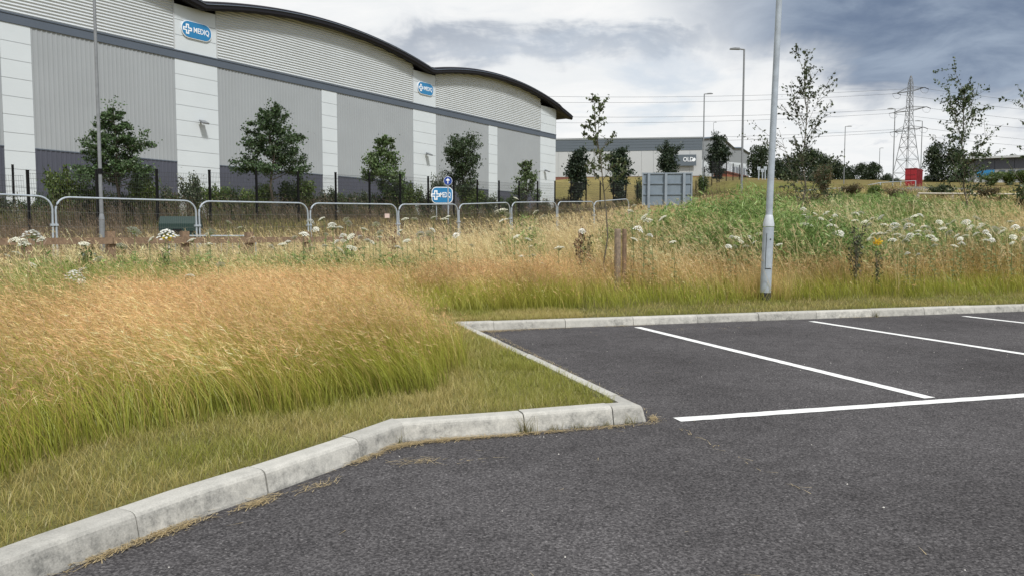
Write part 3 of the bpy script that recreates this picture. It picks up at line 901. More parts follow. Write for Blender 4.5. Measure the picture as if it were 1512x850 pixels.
# low crowd barrier with looped ends lying against the fence by the green bin
p = at(262, 352, 19.6)
r = empty('crowd_barrier', (-8.9, 20.0, tz(-8.9, 20.0)), math.radians(14)); tag(r, 'low galvanised crowd barrier with rounded corners before the green bin', 'barrier')
pts = [(0, .05), (0, .95), (.04, 1.04), (.14, 1.08), (2.0, 1.08), (2.1, 1.04), (2.14, .95), (2.14, .05)]
MB().tube([(x, 0, z) for x, z in pts], .019, 8).tube([(0, 0, .3), (2.14, 0, .3)], .015, 6).build('frame', M_GALV, r, True)
mb = MB()
for i in range(14): mb.tube([(.15 + i * .141, 0, .3), (.15 + i * .141, 0, 1.08)], .006, 5, False)
mb.build('bars', M_GALV, r)
for x in (.3, 1.84): MB().tube([(x, -.28, .02), (x, -.05, .09), (x, .05, .09), (x, .28, .02)], .016, 6).build('foot', M_GALV, r, True)

# ------------------------------------------------------------------ timber post and rail fence
tf = empty('timber_fence', (-9.0, 13.5, tz(-9, 13.5)))
tag(tf, 'low brown timber post and rail fence half sunk in long grass', 'fence')
P0 = Vector((-716 / F * 14.5, 14.5)); ST = Vector((80.6 / F * 14.5, .075 * 14.5))
tops = []
for k in range(-2, 8):
    p = P0 + ST * k; z = tz(p.x, p.y); top = 1.10 + 0.10 + .006 * k
    o = MB().box((-.075, -.075, -.2), (.075, .075, top - z + random.uniform(-.02, .03))).build('post', M_WOOD, tf)
    o.location = (p.x + 9, p.y - 13.5, z - tf.location.z); o.rotation_euler = (random.uniform(-.03, .03), random.uniform(-.03, .03), math.atan2(ST.y, ST.x))
    tops.append((p, top))
for k, ((p, t0), (q, t1)) in enumerate(zip(tops, tops[1:])):
    for dz in (-.235, -.70):
        a = Vector((p.x + 9, p.y - 13.5, t0 + dz - tf.location.z)); b = Vector((q.x + 9, q.y - 13.5, t1 + dz - tf.location.z))
        d = (b - a).normalized(); nrm = Vector((d.y, -d.x, 0)) * .10
        mb = MB(); vs = []
        for e in (a + d * .006, b - d * .006):
            for s, z in ((.8, 0), (1.2, 0), (1.2, .13), (.8, .13)): vs.append(e + nrm * s + Vector((0, 0, z)))
        mb.add(vs, [(0, 1, 2, 3), (7, 6, 5, 4), (0, 4, 5, 1), (1, 5, 6, 2), (2, 6, 7, 3), (3, 7, 4, 0)]).build('rail', M_WOOD, tf)

# ------------------------------------------------------------------ green grit bin
p = at(268, 335, 22.5); gx, gy = p.x, p.y; gz = 0.0 + tz(gx, gy)
zt_ = at(268, 320, 22.5).z
r = empty('grit_bin', (gx, gy, gz), math.radians(8)); tag(r, 'dark green grit bin standing behind the round-topped fence panels', 'bin')
h = zt_ - gz
MB().prism([(-.36, 0), (.36, 0), (.40, h * .72), (-.40, h * .72)], 'x', -.47, .47).build('tub', M_GREEN, r)
MB().prism([(-.43, h * .72), (.43, h * .72), (.40, h * .8), (.20, h), (-.30, h), (-.42, h * .86)], 'x', -.5, .5).build('lid', M_GREEN, r)
MB().box((-.12, -.46, h * .66), (.12, -.41, h * .76)).build('latch', M_BLACK, r)

# ------------------------------------------------------------------ lamp posts


M_SHOULDER = material('pale_galvanised_shoulder', (.52, .56, .60), .5, var=.08, scale=9)


def lamp_post(pos, height, label, rb, rs, arm=0.0, yaw=0.0, lean=(0, 0), base_h=1.15, mat=None, group='street lamps', n=12, detail=True):
    r = empty('lamp_post', pos, yaw); r.rotation_euler = (lean[0], lean[1], yaw)
    tag(r, label, 'lamp post', group)
    m = mat or M_GALV
    if detail:
        MB().tube([(0, 0, -.3), (0, 0, .12)], rb * 1.02, n).build('root_sleeve', M_BLOCK, r, True)
        bs = MB().tube([(0, 0, .12), (0, 0, base_h - .01)], rb, n).build('base_section', m, r, True)
        MB().tube([(0, 0, base_h), (0, 0, base_h + .04), (0, 0, base_h + .17), (0, 0, base_h + .18)], [rb * 1.02, rb * 1.02, rs * 1.12, rs * 1.02], n).build('shoulder', M_SHOULDER if n > 16 else m, r, True)
        if n > 16:
            a0 = -math.pi / 2; vs, fs = [], []
            for k in range(7):
                a = a0 + (k - 3) * .17
                for z in (.5, base_h - .12): vs.append((math.cos(a) * rb * 1.05, math.sin(a) * rb * 1.05, z))
            for k in range(6): fs.append((2 * k, 2 * k + 2, 2 * k + 3, 2 * k + 1))
            dr = MB().add(vs, fs).build('access_door', m, bs, True)
            MB().tube([(math.cos(a0 + e * .17) * rb * 1.02, math.sin(a0 + e * .17) * rb * 1.02, .492) for e in (-3.2, -2, -1, 0, 1, 2, 3.2)], .006, 4).build('door_seam', M_BLOCK, bs)
            MB().tube([(math.cos(a0 - .55) * rb * 1.01, math.sin(a0 - .55) * rb * 1.01, z) for z in (.49, base_h - .11)], .005, 4).build('door_seam', M_BLOCK, bs)
            MB().tube([(0.01, -rb * 1.0, base_h - .2), (0.01, -rb * 1.1, base_h - .2)], .012, 8).build('lock', M_BLOCK, bs)
        z0 = base_h + .17
    else:
        z0 = 0.0
    MB().tube([(0, 0, z0), (0, 0, height)], [rs, rs * .72], n).build('shaft', m, r, True)
    if arm:
        MB().tube([(0, 0, height - .02), (arm * .45, 0, height + .02)], rs * .6, 6).build('bracket', m, r)
        MB().prism([(arm * .35, height - .03), (arm * .4, height + .07), (arm * .8, height + .09), (arm * 1.15, height + .05), (arm * 1.15, height - .01)], 'y', -.14, .14).build('lantern', M_GALVD, r)
    return r


BZ = tz(3.99, 12.09)
lamp_post((3.99, 12.09, BZ), 8.0, 'tall galvanised lamp column leaning slightly at the back kerb of the parking bays', .084, .052, 1.0, 0, (0, math.radians(1.45)), n=28)
p = at(151, 345, 24.0)
r = lamp_post((p.x, p.y, tz(p.x, p.y)), 10.0, 'grey lamp column behind the round-topped fence with a black clip on it', .084, .055, 1.2, 0, base_h=at(151, 320, 24).z - tz(p.x, p.y) - .1, mat=M_GALVD, n=12)
MB().tube([(-.0, -.0, 0), (.0, .0, .16)], .075, 10).build('cable_clip', M_BLACK, r).location = (0, 0, at(152, 257, 24).z - r.location.z)
for (u, vt, vb, D, ar, lab, w) in ((1097, 73, 284, 54, -.85, 'tall grey road lamp rising beside the terracotta canopy', .085), (1039, 139, 272, 86, .8, 'road lamp in front of the corner of the far grey warehouse', .085),
                                  (1247, 187, 277, 126, .9, 'thin road lamp before the gap in the dark tree line', .08), (1298.5, 219, 271, 205, .8, 'small distant road lamp over the rounded dark trees', .10),
                                  (1320, 161, 277, 99, -.8, 'thin road lamp close to the pylon legs', .075), (1360.5, 179, 271, 123, -1.0, 'thin road lamp just behind the red container', .08),
                                  (1380, 200, 262, 170, -.6, 'distant lamp top above the dark conifer on the hill', .08), (1053, 181, 268, 150, .5, 'slim distant lamp over the far warehouse roof corner', .05),
                                  (878, 203, 272, 150, 0, 'slim pole in front of the slate band of the far warehouse', .05)):
    b = at(u - (u - CX) * (vb - vt) * 0.00003, vb, D); t = at(u, vt, D)
    lamp_post((b.x, b.y, b.z - .6), t.z - b.z + .6, lab, w, w, ar, 0, detail=False, mat=M_GALVD, n=8)
for u, v in ((1120, 249), (1125.5, 252), (1129.5, 248.5)):
    b = at(u, 272, 140); t = at(u, v, 140)
    r = empty('sign_post', (b.x, b.y, b.z - 1)); tag(r, 'thin grey sign post in the cluster against the dark trees', 'post', 'thin posts against the dark trees')
    MB().tube([(0, 0, 0), (0, 0, t.z - b.z + 1)], .11, 6).build('pole', M_GALV, r); MB().box((-.28, -.04, t.z - b.z + .7), (.28, .04, t.z - b.z + 1.3)).build('plate', M_GALV, r)

# ------------------------------------------------------------------ road signs
p = at(653, 288.5, 45.0); z = tz(p.x, p.y)
r = empty('roadside_sign', (p.x, p.y, p.z)); tag(r, 'blue rounded MEDIQ entrance board with white border beside the black fence', 'sign')
k = 45 / F
logo_board(r, 31 * k, 24 * k, .28, .045)
for x in (-.35, .35): MB().tube([(x, .1, z - p.z - .2), (x, .1, .3)], .03, 8).build('post', M_GALV, r)
p = at(661.5, 267.5, 43.0); z = tz(p.x, p.y)
r = empty('round_sign', (p.x, p.y, z)); tag(r, 'round dark blue traffic sign on a thin grey pole crossing the MEDIQ board', 'sign')
MB().tube([(0, 0, -.2), (0, 0, p.z - z + .28)], .036, 10).build('pole', M_GALV, r, True)
k = 43 / F; R0 = 6.4 * k
zc = p.z - z
def disc(rad, n=28): return [(rad * math.cos(2 * math.pi * i / n), zc + rad * math.sin(2 * math.pi * i / n)) for i in range(n)]
MB().prism(disc(R0), 'y', -.07, -.045).build('rim', M_SWHITE, r); MB().prism(disc(R0 * .93), 'y', -.08, -.072).build('blue_disc', M_DKBLUE, r)
a = R0
MB().prism([(-.09 * a, zc - .62 * a), (.09 * a, zc - .62 * a), (.09 * a, zc + .05 * a), (.42 * a, zc + .05 * a), (.42 * a, zc + .2 * a), (.16 * a, zc + .42 * a), (0, zc + .62 * a), (-.16 * a, zc + .42 * a), (-.42 * a, zc + .2 * a), (-.42 * a, zc + .05 * a), (-.09 * a, zc + .05 * a)], 'y', -.088, -.081).build('arrow', M_SWHITE, r)
# back of a large road sign: panel planks, rails and three posts
D = 40.0; k = D / F
p = at(985, 279, D); z = tz(p.x, p.y)
r = empty('road_sign_back', (p.x, p.y, z), math.radians(-4)); tag(r, 'blue-grey back of a large road sign with three posts and cross rails', 'sign')
w2 = 35.5 * k; zt1, zb1 = at(985, 255, D).z - z, at(985, 304, D).z - z
for i in range(3):
    a = zb1 + (zt1 - zb1) * i / 3; b = zb1 + (zt1 - zb1) * (i + 1) / 3
    MB().box((-w2, 0, a + .006), (w2, .02, b - .006)).build('plank', M_ALU, r)
for f_ in (.03, .345, .67, .975):
    zz = zb1 + (zt1 - zb1) * f_; MB().box((-w2 + .01, -.055, zz - .03), (w2 - .01, -.004, zz + .03)).build('rail', M_ALU if 0 < f_ < .9 else M_ALU2, r)
for x in (-.76, -.06, .68): MB().box((x * w2 - .065, -.16, -.3), (x * w2 + .065, -.06, zt1 - .02)).build('post', M_ALU2, r)
for s in (-1, 1): MB().box((s * w2 - .03, -.05, zb1), (s * w2 + .03, .03, zt1)).build('edge_trim', M_ALU2, r)

# ------------------------------------------------------------------ red container on the hill
D = 112.0; k = D / F
p = at(1344, 272, D)
r = empty('red_container', (p.x, p.y, p.z - .3), math.radians(-40)); tag(r, 'red steel box container standing on the dry hill below the pylon', 'container')
w = 7.4 * k; h = 23 * k + .3
MB().box((-w, .03, 0), (w, 4.0, h - .1)).build('body', M_RED, r)
for i in range(2): MB().box((-w + i * w + .02, -.03, .15), (-w + (i + 1) * w - .02, .03, h - .2)).build('door', M_RED, r)
for z_i in (.38, .62): MB().box((-w + .05, -.06, h * z_i), (w - .05, -.03, h * z_i + .07)).build('locking_bar', M_REDD, r)
MB().box((-w - .04, -.05, h - .2), (w + .04, 4.05, h)).build('roof_rim', M_REDD, r)
for i in range(9): MB().box((w, .25 + i * .42, .1), (w + .05, .42 + i * .42, h - .22)).build('side_rib', M_REDD, r)

# ------------------------------------------------------------------ road, guard rail and timber rail on the hill
def terrain_strip(name, pts, width, mat, lift=.02, n=40):
    vs, fs = [], []
    P = [Vector(q) for q in pts]; L = [0]
    for a, b in zip(P, P[1:]): L.append(L[-1] + (b - a).length)
    for i in range(n + 1):
        s = L[-1] * i / n; j = max(q for q in range(len(P) - 1) if L[q] <= s + 1e-9)
        c = P[j].lerp(P[j + 1], (s - L[j]) / (L[j + 1] - L[j])); d = (P[j + 1] - P[j]).normalized(); nn = Vector((-d.y, d.x))
        for e in (-.5, -.17, .17, .5): q = c + nn * width * e; vs.append((q.x, q.y, tz(q.x, q.y) + lift))
    for i in range(n):
        for e in range(3): fs.append((4 * i + e, 4 * i + e + 1, 4 * i + 5 + e, 4 * i + 4 + e))
    return structure(MB().add(vs, fs).build(name, mat))


terrain_strip('road', [(12, 60), (26, 61), (40, 74), (56, 92), (75, 100)], 5.0, M_ROAD, .05)
gr = empty('guard_rail', (0, 0, 0)); tag(gr, 'pale metal guard rail curving along the hill road below the trees', 'guard rail')
px = [(1150, 287, 52), (1185, 282, 58), (1215, 279, 66), (1245, 278, 74), (1275, 275, 82), (1300, 270, 90), (1330, 268, 98), (1352, 267, 102)]
pts = [at(*q) for q in px]
gr.location = (pts[0].x, pts[0].y, tz(pts[0].x, pts[0].y))
MB().tube([q - gr.location for q in pts], .045, 6).build('rail', M_GALV, gr)
for q in pts:
    zz = min(tz(q.x, q.y), q.z - .5); MB().box((-.05, -.05, -.3), (.05, .05, q.z - zz)).build('post', M_GALV, gr).location = (q.x - gr.location.x, q.y - gr.location.y, zz - gr.location.z)
kr = empty('knee_rail', (0, 0, 0)); tag(kr, 'long low pale timber knee rail crossing the dry slope behind the right sapling', 'fence')
a, b = at(1355, 286, 42), at(1600, 288, 44)
kr.location = (a.x, a.y, tz(a.x, a.y))
for i in range(5):
    p, q = a.lerp(b, i / 5), a.lerp(b, (i + 1) / 5); d = (q - p).normalized()
    MB().tube([p + d * .01 - kr.location, q - d * .01 - kr.location], .055, 4).build('rail', M_PALE, kr)
    zz = min(tz(p.x, p.y), p.z - .35)
    MB().box((-.06, -.06, -.2), (.06, .06, p.z - zz - .06)).build('post', M_PALE, kr).location = (p.x - kr.location.x, p.y - kr.location.y, zz - kr.location.z)

# ------------------------------------------------------------------ pylon and power lines
D = 360.0; k = D / F
pb = at(1338, 272, D); PH = at(1341, 112, D).z - pb.z
py = empty('pylon', (pb.x, pb.y, pb.z - 1.5)); tag(py, 'tall grey lattice electricity pylon beyond the trees on the hill', 'pylon')
py.rotation_euler = (0, math.radians(.9), math.radians(22))
PH += 1.5
def hw(z):
    t = z / PH
    if t < .62: return 4.9 + (1.15 - 4.9) * (t / .62) ** .9
    if t < .93: return 1.15 + (.75 - 1.15) * (t - .62) / .31
    return max(.12, .75 * (1 - (t - .93) / .07) ** .6)
zs = [0, .13, .25, .36, .45, .53, .60, .66, .72, .78, .84, .89, .93, .965, 1.0]
zs = [q * PH for q in zs]
cor = lambda z, i: Vector((hw(z) * (1, 1, -1, -1)[i % 4], hw(z) * (1, -1, -1, 1)[i % 4], z))
for i in range(4): MB().tube([cor(z, i) for z in zs], [.20 if z < .6 * PH else .15 for z in zs], 4).build('leg', M_GALVD, py)
for j, (z0, z1) in enumerate(zip(zs, zs[1:])):
    mb = MB()
    for i in range(4):
        mb.tube([cor(z0, i), cor(z1, i + 1)], .075, 3, False); mb.tube([cor(z0, i + 1), cor(z1, i)], .10, 3, False)
        mb.tube([cor(z1, i), cor(z1, i + 1)], .10, 3, False)
    mb.build('bracing', M_GALVD, py)
arms = []
wires = []
for zf, ln in ((.862, 7.5), (.688, 9.0), (.512, 8.0)):
    z = zf * PH
    for sgn in (-1, 1):
        mb = MB(); tip = Vector((0, sgn * ln, z + .4))
        for e in (-1, 1):
            mb.tube([(e * hw(z), sgn * hw(z), z), tip], .13, 4); mb.tube([(e * hw(z), sgn * hw(z), z + 1.9), tip], .10, 4)
        mb.build('cross_arm', M_GALVD, py)
        for e in (-1, 1):
            MB().tube([tip, tip + Vector((e * 2.6, 0, -.5))], .16, 6).build('insulator', M_BLACK, py)
        q = [tip + Vector((e * 2.6 * math.cos(a), 0, -.5 - 2.2 * math.sin(a))) for e, a in ((1, 0), (1, .6), (1, 1.1), (-1, 1.1), (-1, .6), (-1, 0))]
        MB().tube(q, .06, 4).build('jumper_cable', M_BLACK, py)
        wires.append(tip)
bpy.context.view_layer.update()
wl = (('top', 'far'), ('middle', 'far'), ('bottom', 'far'))
for i, tip in enumerate(wires):
    a = py.matrix_world @ tip
    for sgn in (-1, 1):
        t0 = py.matrix_world @ (tip + Vector((sgn * 2.6, 0, -.5)))
        end = t0 + Vector((sgn * 330, (-30 if sgn < 0 else 95), -1 if sgn < 0 else 3))
        pts = []
        for j in range(25):
            f_ = j / 24; q = t0.lerp(end, f_); q.z -= 4 * f_ * (1 - f_) * (6.0 if sgn < 0 else 6); pts.append(q)
        o = empty('power_cable', pts[0])
        tag(o, '%s power cable running %s from the pylon, %s arm' % (('upper', 'middle', 'lower')[i // 2], 'towards the big warehouse' if sgn < 0 else 'away from the warehouses', 'near' if i % 2 == 0 else 'far'), 'cable', 'power cables')
        MB().tube([q - pts[0] for q in pts], .06, 4, False).build('conductor', M_CABLE, o)
# ------------------------------------------------------------------ foliage tools
def unit(v): return v / np.maximum(np.linalg.norm(v, axis=1, keepdims=True), 1e-9)


def leaf_quads(P, size, col, bias=(0, 0, -.2), aspect=.55, rng=R):
    """small folded leaves around points P: 4 vertices each"""
    n = len(P)
    a = unit(rng.normal(size=(n, 3)) + np.array(bias)); s = unit(np.cross(a, rng.normal(size=(n, 3))))
    size = np.asarray(size).reshape(-1, 1) * np.ones((n, 1))
    nrm = np.cross(a, s)
    V = np.stack([P - a * size * .5, P + s * size * aspect * .5 + nrm * size * .08, P + a * size * .5, P - s * size * aspect * .5 + nrm * size * .08], 1).reshape(-1, 3)
    T = np.arange(4 * n).reshape(n, 4)
    return V, T, np.repeat(col, 4, 0)


def colours(n, base, var=.25, rng=R, alt=None, frac=.2):
    base = np.array(base); c = base * (1 + rng.normal(size=(n, 1)) * var * .6) * (1 + rng.normal(size=(n, 3)) * .06)
    if alt is not None: c = np.where(rng.random((n, 1)) < frac, np.array(alt) * (1 + rng.normal(size=(n, 1)) * .15), c)
    return np.clip(c, .005, .9)


def tree_meshes(seed, H, W, cb, shape, n_limb, n_leaf, leaf, base, alt=None, up=.6, trunk=.06, sub=4, spread=.16, thin=1.0, tip_bias=1.0):
    """trunk mesh and crown mesh of a tree standing at the origin"""
    g = np.random.default_rng(seed)
    mb = MB(); wob = g.normal(size=(8, 2)) * .012 * H
    tp = [Vector((wob[i][0] * (i > 0), wob[i][1] * (i > 0), H * .97 * i / 7)) for i in range(8)]
    mb.tube(tp, [trunk * H / 6 * (1 - .88 * i / 7) + .006 for i in range(8)], 8)
    def tr(z):
        f_ = np.clip(z / (H * .97) * 7, 0, 6.999); i = int(f_); return tp[i].lerp(tp[i + 1], f_ - i)
    pts, wts = [], []
    for i in range(n_limb):
        t = (i + g.random() * .7) / n_limb; z = H * (cb + (.93 - cb) * t)
        az = i * 2.399 + g.normal() * .35; el = up + g.normal() * .12 + .25 * t
        r = shape(t) * W / 2 * g.uniform(.72, 1.18)
        L = r / max(.3, math.cos(el)); s = tr(z); d = Vector((math.cos(az) * math.cos(el), math.sin(az) * math.cos(el), math.sin(el)))
        e = s + d * L + Vector((0, 0, -.05 * L)); mid = s.lerp(e, .5) + Vector((0, 0, .06 * L))
        mb.tube([s, mid, e], [trunk * H / 6 * .34 * (1 - .6 * t) * thin + .004, trunk * H / 6 * .2 * (1 - .6 * t) * thin + .003, .003], 5, False)
        pts.append((s, mid, e, L, L * .5 + .2))
        for j in range(sub):
            f_ = g.uniform(.3, .9); a = s.lerp(mid, f_ * 2) if f_ < .5 else mid.lerp(e, f_ * 2 - 1)
            d2_ = Vector((d.x + g.normal() * .65, d.y + g.normal() * .65, d.z * .7 + g.normal() * .35)).normalized(); l2 = L * g.uniform(.25, .5)
            b = a + d2_ * l2; mb.tube([a, b], [.006 * thin + .002, .002], 3, False)
            pts.append((a, a.lerp(b, .5), b, l2, l2 * .8 + .1))
    top = tr(H * .97); pts.append((tr(H * .7), tr(H * .85), top + Vector((0, 0, H * .02)), H * .27, H * .12))
    w = np.array([p[4] for p in pts]); w /= w.sum()
    idx = g.choice(len(pts), n_leaf, p=w)
    A = np.array([[*p[0]] for p in pts]); B = np.array([[*p[1]] for p in pts]); E_ = np.array([[*p[2]] for p in pts]); Ls = np.array([p[3] for p in pts])
    t = g.random((n_leaf, 1)) ** (1 / (1 + tip_bias)); t = .18 + .86 * t
    P = (1 - t) ** 2 * A[idx] + 2 * t * (1 - t) * B[idx] + t * t * E_[idx]
    P += g.normal(size=(n_leaf, 3)) * (spread * np.clip(Ls[idx], .15, 1.4))[:, None] * np.array((1, 1, .75))
    V, T, C = leaf_quads(P, leaf * g.uniform(.6, 1.25, n_leaf), colours(n_leaf, base, .3, g, alt, .18), (0, 0, -.35), .6, g)
    tm = mb.mesh('trunk'); cm = big_mesh('crown', V, T, C)
    return tm, cm


def place_tree(name, pos, tm, cm, label, cat='tree', group=None, rz=0.0, sc=1.0, bark=M_BARK, lean=(0, 0)):
    r = empty(name, pos); r.rotation_euler = (lean[0], lean[1], rz); r.scale = (sc, sc, sc)
    tag(r, label, cat, group)
    link('trunk', tm, bark, r, True); link('crown', cm, M_LEAF, r)
    return r


egg = lambda t: math.sin(math.pi * min(1, .22 + .78 * t)) ** .8 * (1.05 - .45 * t) + .05
cone = lambda t: (1 - t) ** .75 * .95 + .1
pyra = lambda t: (1 - t) ** .6 * (.95 + .2 * math.sin(17 * t)) + .08
oval = lambda t: math.sin(math.pi * (.12 + .86 * t)) ** .7
DKG = (.060, .098, .040); MIDG = (.055, .095, .028)

# young trees between the mesh fence and the warehouse
YT = ((176, 150, 278, 88, 35, .27, pyra, 11000, .14, DKG, 'dark young tree with a rounded crown behind the left lamp column', .22),
      (403, 150, 268, 98, 41, .30, pyra, 9000, .16, (.064, .105, .045), 'spreading young tree with open layered branches before the warehouse wall', .30),
      (566, 198, 282, 56, 48, .26, pyra, 4600, .18, (.09, .135, .05), 'small conical pale-green young tree beside the white pier of the warehouse', .5),
      (682, 210, 292, 46, 54, .30, oval, 7000, .16, (.046, .072, .032), 'dense dark upright young tree just behind the blue road signs', .8),
      (777, 235, 300, 34, 60, .25, pyra, 2600, .18, (.095, .135, .055), 'slender sparse young tree near the far end of the black fence', .6))
for i, (u, vt, vc, wpx, D, cb, shp, nl, lf, colr, lab, up) in enumerate(YT):
    b = at(u, 330, D); z = tz(b.x, b.y); H = at(u, vt, D).z - z; zc = (at(u, vc, D).z - z) / H
    tm, cm = tree_meshes((20, 33, 22, 23, 24)[i], H, wpx * D / F, zc, shp, 46, int(nl * 1.35), lf * .92, colr, alt=tuple(c * 1.7 for c in colr), up=up, trunk=.075, sub=5, spread=.17)
    place_tree('young_tree', (b.x, b.y, z), tm, cm, lab, group='young trees along the warehouse fence')
# dark fastigiate trees before the far warehouse
for i, (u, vt, vb, wpx, D, lab) in enumerate(((853, 225, 300, 33, 66, 'dense dark narrow tree next to the end of the big warehouse'), (914, 222, 296, 33, 76, 'dense dark narrow tree behind the wispy sapling with two stakes'),
                                              (986, 218, 300, 34, 88, 'dense dark narrow tree rising behind the grey sign back'), (1058, 214, 296, 40, 95, 'dense dark narrow tree before the gable wing corner'))):
    b = at(u, 320, D); z = tz(b.x, b.y); H = at(u, vt, D).z - z
    tm, cm = tree_meshes(40 + i, H, wpx * D / F * .62, .10, oval, 46, 9000, .22, (.026, .044, .024), alt=(.055, .08, .04), up=1.0, trunk=.08, sub=4, spread=.2)
    place_tree('young_tree', (b.x, b.y, z), tm, cm, lab, group='dark upright trees before the far warehouse')

# thin saplings in the long grass
SP = ((890, 147, 400, 84, 13.0, 760, .066, (.11, .14, .055), 'wispy bent sapling tied between two short stakes', .28, (0, math.radians(-5)), 16),
      (1186, 88, 330, 84, 20.0, 2300, .075, (.055, .075, .032), 'tall sparse sapling leaning beside the near lamp column', .10, (0, math.radians(0)), 34),
      (1424, 122, 316, 76, 22.0, 3300, .08, (.055, .085, .035), 'tall leafy sapling on the dry slope right of the red container', .10, (0, math.radians(-2)), 36),
      (1545, 180, 330, 110, 19.0, 2000, .085, (.055, .08, .035), 'sapling at the edge of the view with a drooping twig over the low building', .10, (0, math.radians(-3)), 30))
for i, (u, vt, vb, wpx, D, nl, lf, colr, lab, cb, lean, nlimb) in enumerate(SP):
    b = at(u + (10 if i == 0 else 0), vb, D); z = tz(b.x, b.y); H = at(u, vt, D).z - z
    tm, cm = tree_meshes(63 + i, H, wpx * D / F, cb if i else .52, (lambda t: .85 - .5 * t + .2 * math.sin(13 * t)), nlimb, nl, lf, colr, alt=(.12, .15, .07), up=.72 if i == 0 else .95, trunk=.014 if i == 0 else .026, sub=5, spread=.06, thin=.8, tip_bias=.5)
    place_tree('sapling', (b.x, b.y, z), tm, cm, lab, group='saplings', bark=M_STEM, lean=lean)
for x, w, dy, lab in ((912, .105, 0, 'thick grey timber tree stake standing in the blond grass'), (922, .075, .25, 'thin brown timber tree stake next to the thicker one')):
    b = at(x, 393, 12.6 + dy); z = tz(b.x, b.y); h = at(x, 338, 12.6 + dy).z - z
    r = empty('tree_stake', (b.x, b.y, z)); r.rotation_euler = (.02, -.015, .3); tag(r, lab, 'stake', 'tree stakes')
    MB().tube([(0, 0, -.3), (0, 0, h - .02), (0, 0, h)], [w / 2, w / 2, w / 2.3], 10).build('stake', M_WOODG if w > .1 else M_WOOD, r)
    if w > .1: MB().tube([(-.02, .0, h - .12), (.13, .22, h - .12)], .014, 6).build('tree_tie', M_BLOCK, r)

# far tree line
def far_tree_meshes(seed, nl=5200):
    g = np.random.default_rng(seed)
    lob = []
    for i in range(16):
        a = g.random() * 6.28; rr = g.random() ** .5 * .34; zz = g.uniform(.22, .86); sc = .25 * (1.05 - abs(zz - .5) * .9) * g.uniform(.75, 1.2)
        lob.append((rr * math.cos(a) * (1.15 - .6 * zz), rr * math.sin(a) * (1.15 - .6 * zz), zz - sc * .2, sc))
    lob = np.array(lob); idx = g.integers(0, len(lob), nl)
    d = unit(g.normal(size=(nl, 3))); P = lob[idx, :3] + d * (lob[idx, 3:4] * (g.random((nl, 1)) ** .35)) * np.array((1, 1, .85))
    P[:, 2] = np.clip(P[:, 2], .02, 1.02)
    V, T, C = leaf_quads(P, .042 * g.uniform(.6, 1.4, nl), colours(nl, (.030, .048, .022), .4, g, (.06, .085, .035), .15), (0, 0, .1), .75, g)
    mb = MB(); mb.tube([(0, 0, -.05), (0.01, 0, .35), (0, .01, .7)], [.035, .025, .01], 6)
    for k in range(5):
        a = k * 1.26; mb.tube([(0, 0, .2 + .06 * k), (.2 * math.cos(a), .2 * math.sin(a), .5 + .06 * k)], [.012, .004], 5, False)
    return mb.mesh('trunk'), big_mesh('crown', V, T, C)


FT = [far_tree_meshes(90 + i) for i in range(4)]
far = ((1122, 209, 275, 48, 150, 'tall dark tree right beside the gable wing and the sign posts'), (1148, 232, 275, 40, 158, 'dark tree half hidden behind the near lamp column'), (1172, 224, 276, 44, 150, 'dark rounded tree behind the stem of the tall sapling'),
       (1193, 214, 277, 46, 146, 'highest rounded dark tree behind the tall sparse sapling'), (1214, 224, 277, 42, 150, 'dark tree just past the highest rounded tree'), (1233, 234, 276, 40, 155, 'lower dark tree next to the thin road lamp'),
       (1254, 241, 276, 36, 165, 'low dark tree in the dip of the tree line'), (1272, 239, 276, 38, 160, 'bushy dark tree left of the small distant lamp'), (1289, 237, 277, 40, 155, 'round dark tree under the small distant lamp'),
       (1308, 255, 277, 26, 150, 'small dark bush at the foot of the pylon'), (1385, 206, 268, 46, 140, 'large dark conifer-like tree between pylon and leafy sapling'), (1408, 215, 272, 48, 138, 'dark tree behind the top of the leafy sapling'),
       (1440, 222, 262, 44, 160, 'dark tree behind the roof corner of the low building'), (1490, 226, 262, 30, 190, 'small dark treetop above the low flat roof'), (1372, 256, 274, 20, 140, 'small dark bush beside the red container'),
       (1160, 246, 277, 50, 140, 'spreading dark bush below the lamp column tree'), (1205, 246, 278, 56, 140, 'spreading dark bush below the highest rounded tree'), (1320, 262, 279, 24, 140, 'low dark bush between pylon and red container'))
for i, (u, vt, vb, wpx, D, lab) in enumerate(far):
    b = at(u, vb, D); t = at(u, vt, D); H = t.z - b.z + 1.0
    tm, cm = FT[i % 4]
    r = place_tree('tree', (b.x, b.y, b.z - 1.0), tm, cm, lab, group='dark trees along the hill', rz=i * 1.7)
    r.scale = (wpx * D / F * 1.05, wpx * D / F * 1.05, H)
# small hillside trees and shrubs
def shrub_meshes(seed, nl, leaf, base, alt):
    g = np.random.default_rng(seed); ns = 14; mb = MB(); P = []
    for i in range(ns):
        a = g.random() * 6.28; sp_ = g.uniform(.15, .55); h = g.uniform(.55, 1.0)
        e = Vector((math.cos(a) * sp_, math.sin(a) * sp_, h)); m_ = Vector((e.x * .35, e.y * .35, h * .55))
        mb.tube([(0, 0, -.05), m_, e], [.018, .012, .004], 4, False)
        n = nl // ns; t = g.random((n, 1)) ** .6 * .95 + .1
        q = 2 * t * (1 - t) * np.array(m_) + t * t * np.array(e) + g.normal(size=(n, 3)) * .085; P.append(q)
    P = np.concatenate(P); P[:, 2] = np.abs(P[:, 2])
    V, T, C = leaf_quads(P, leaf * g.uniform(.6, 1.3, len(P)), colours(len(P), base, .35, g, alt, .2), (0, 0, .1), .6, g)
    return mb.mesh('stems'), big_mesh('foliage', V, T, C)


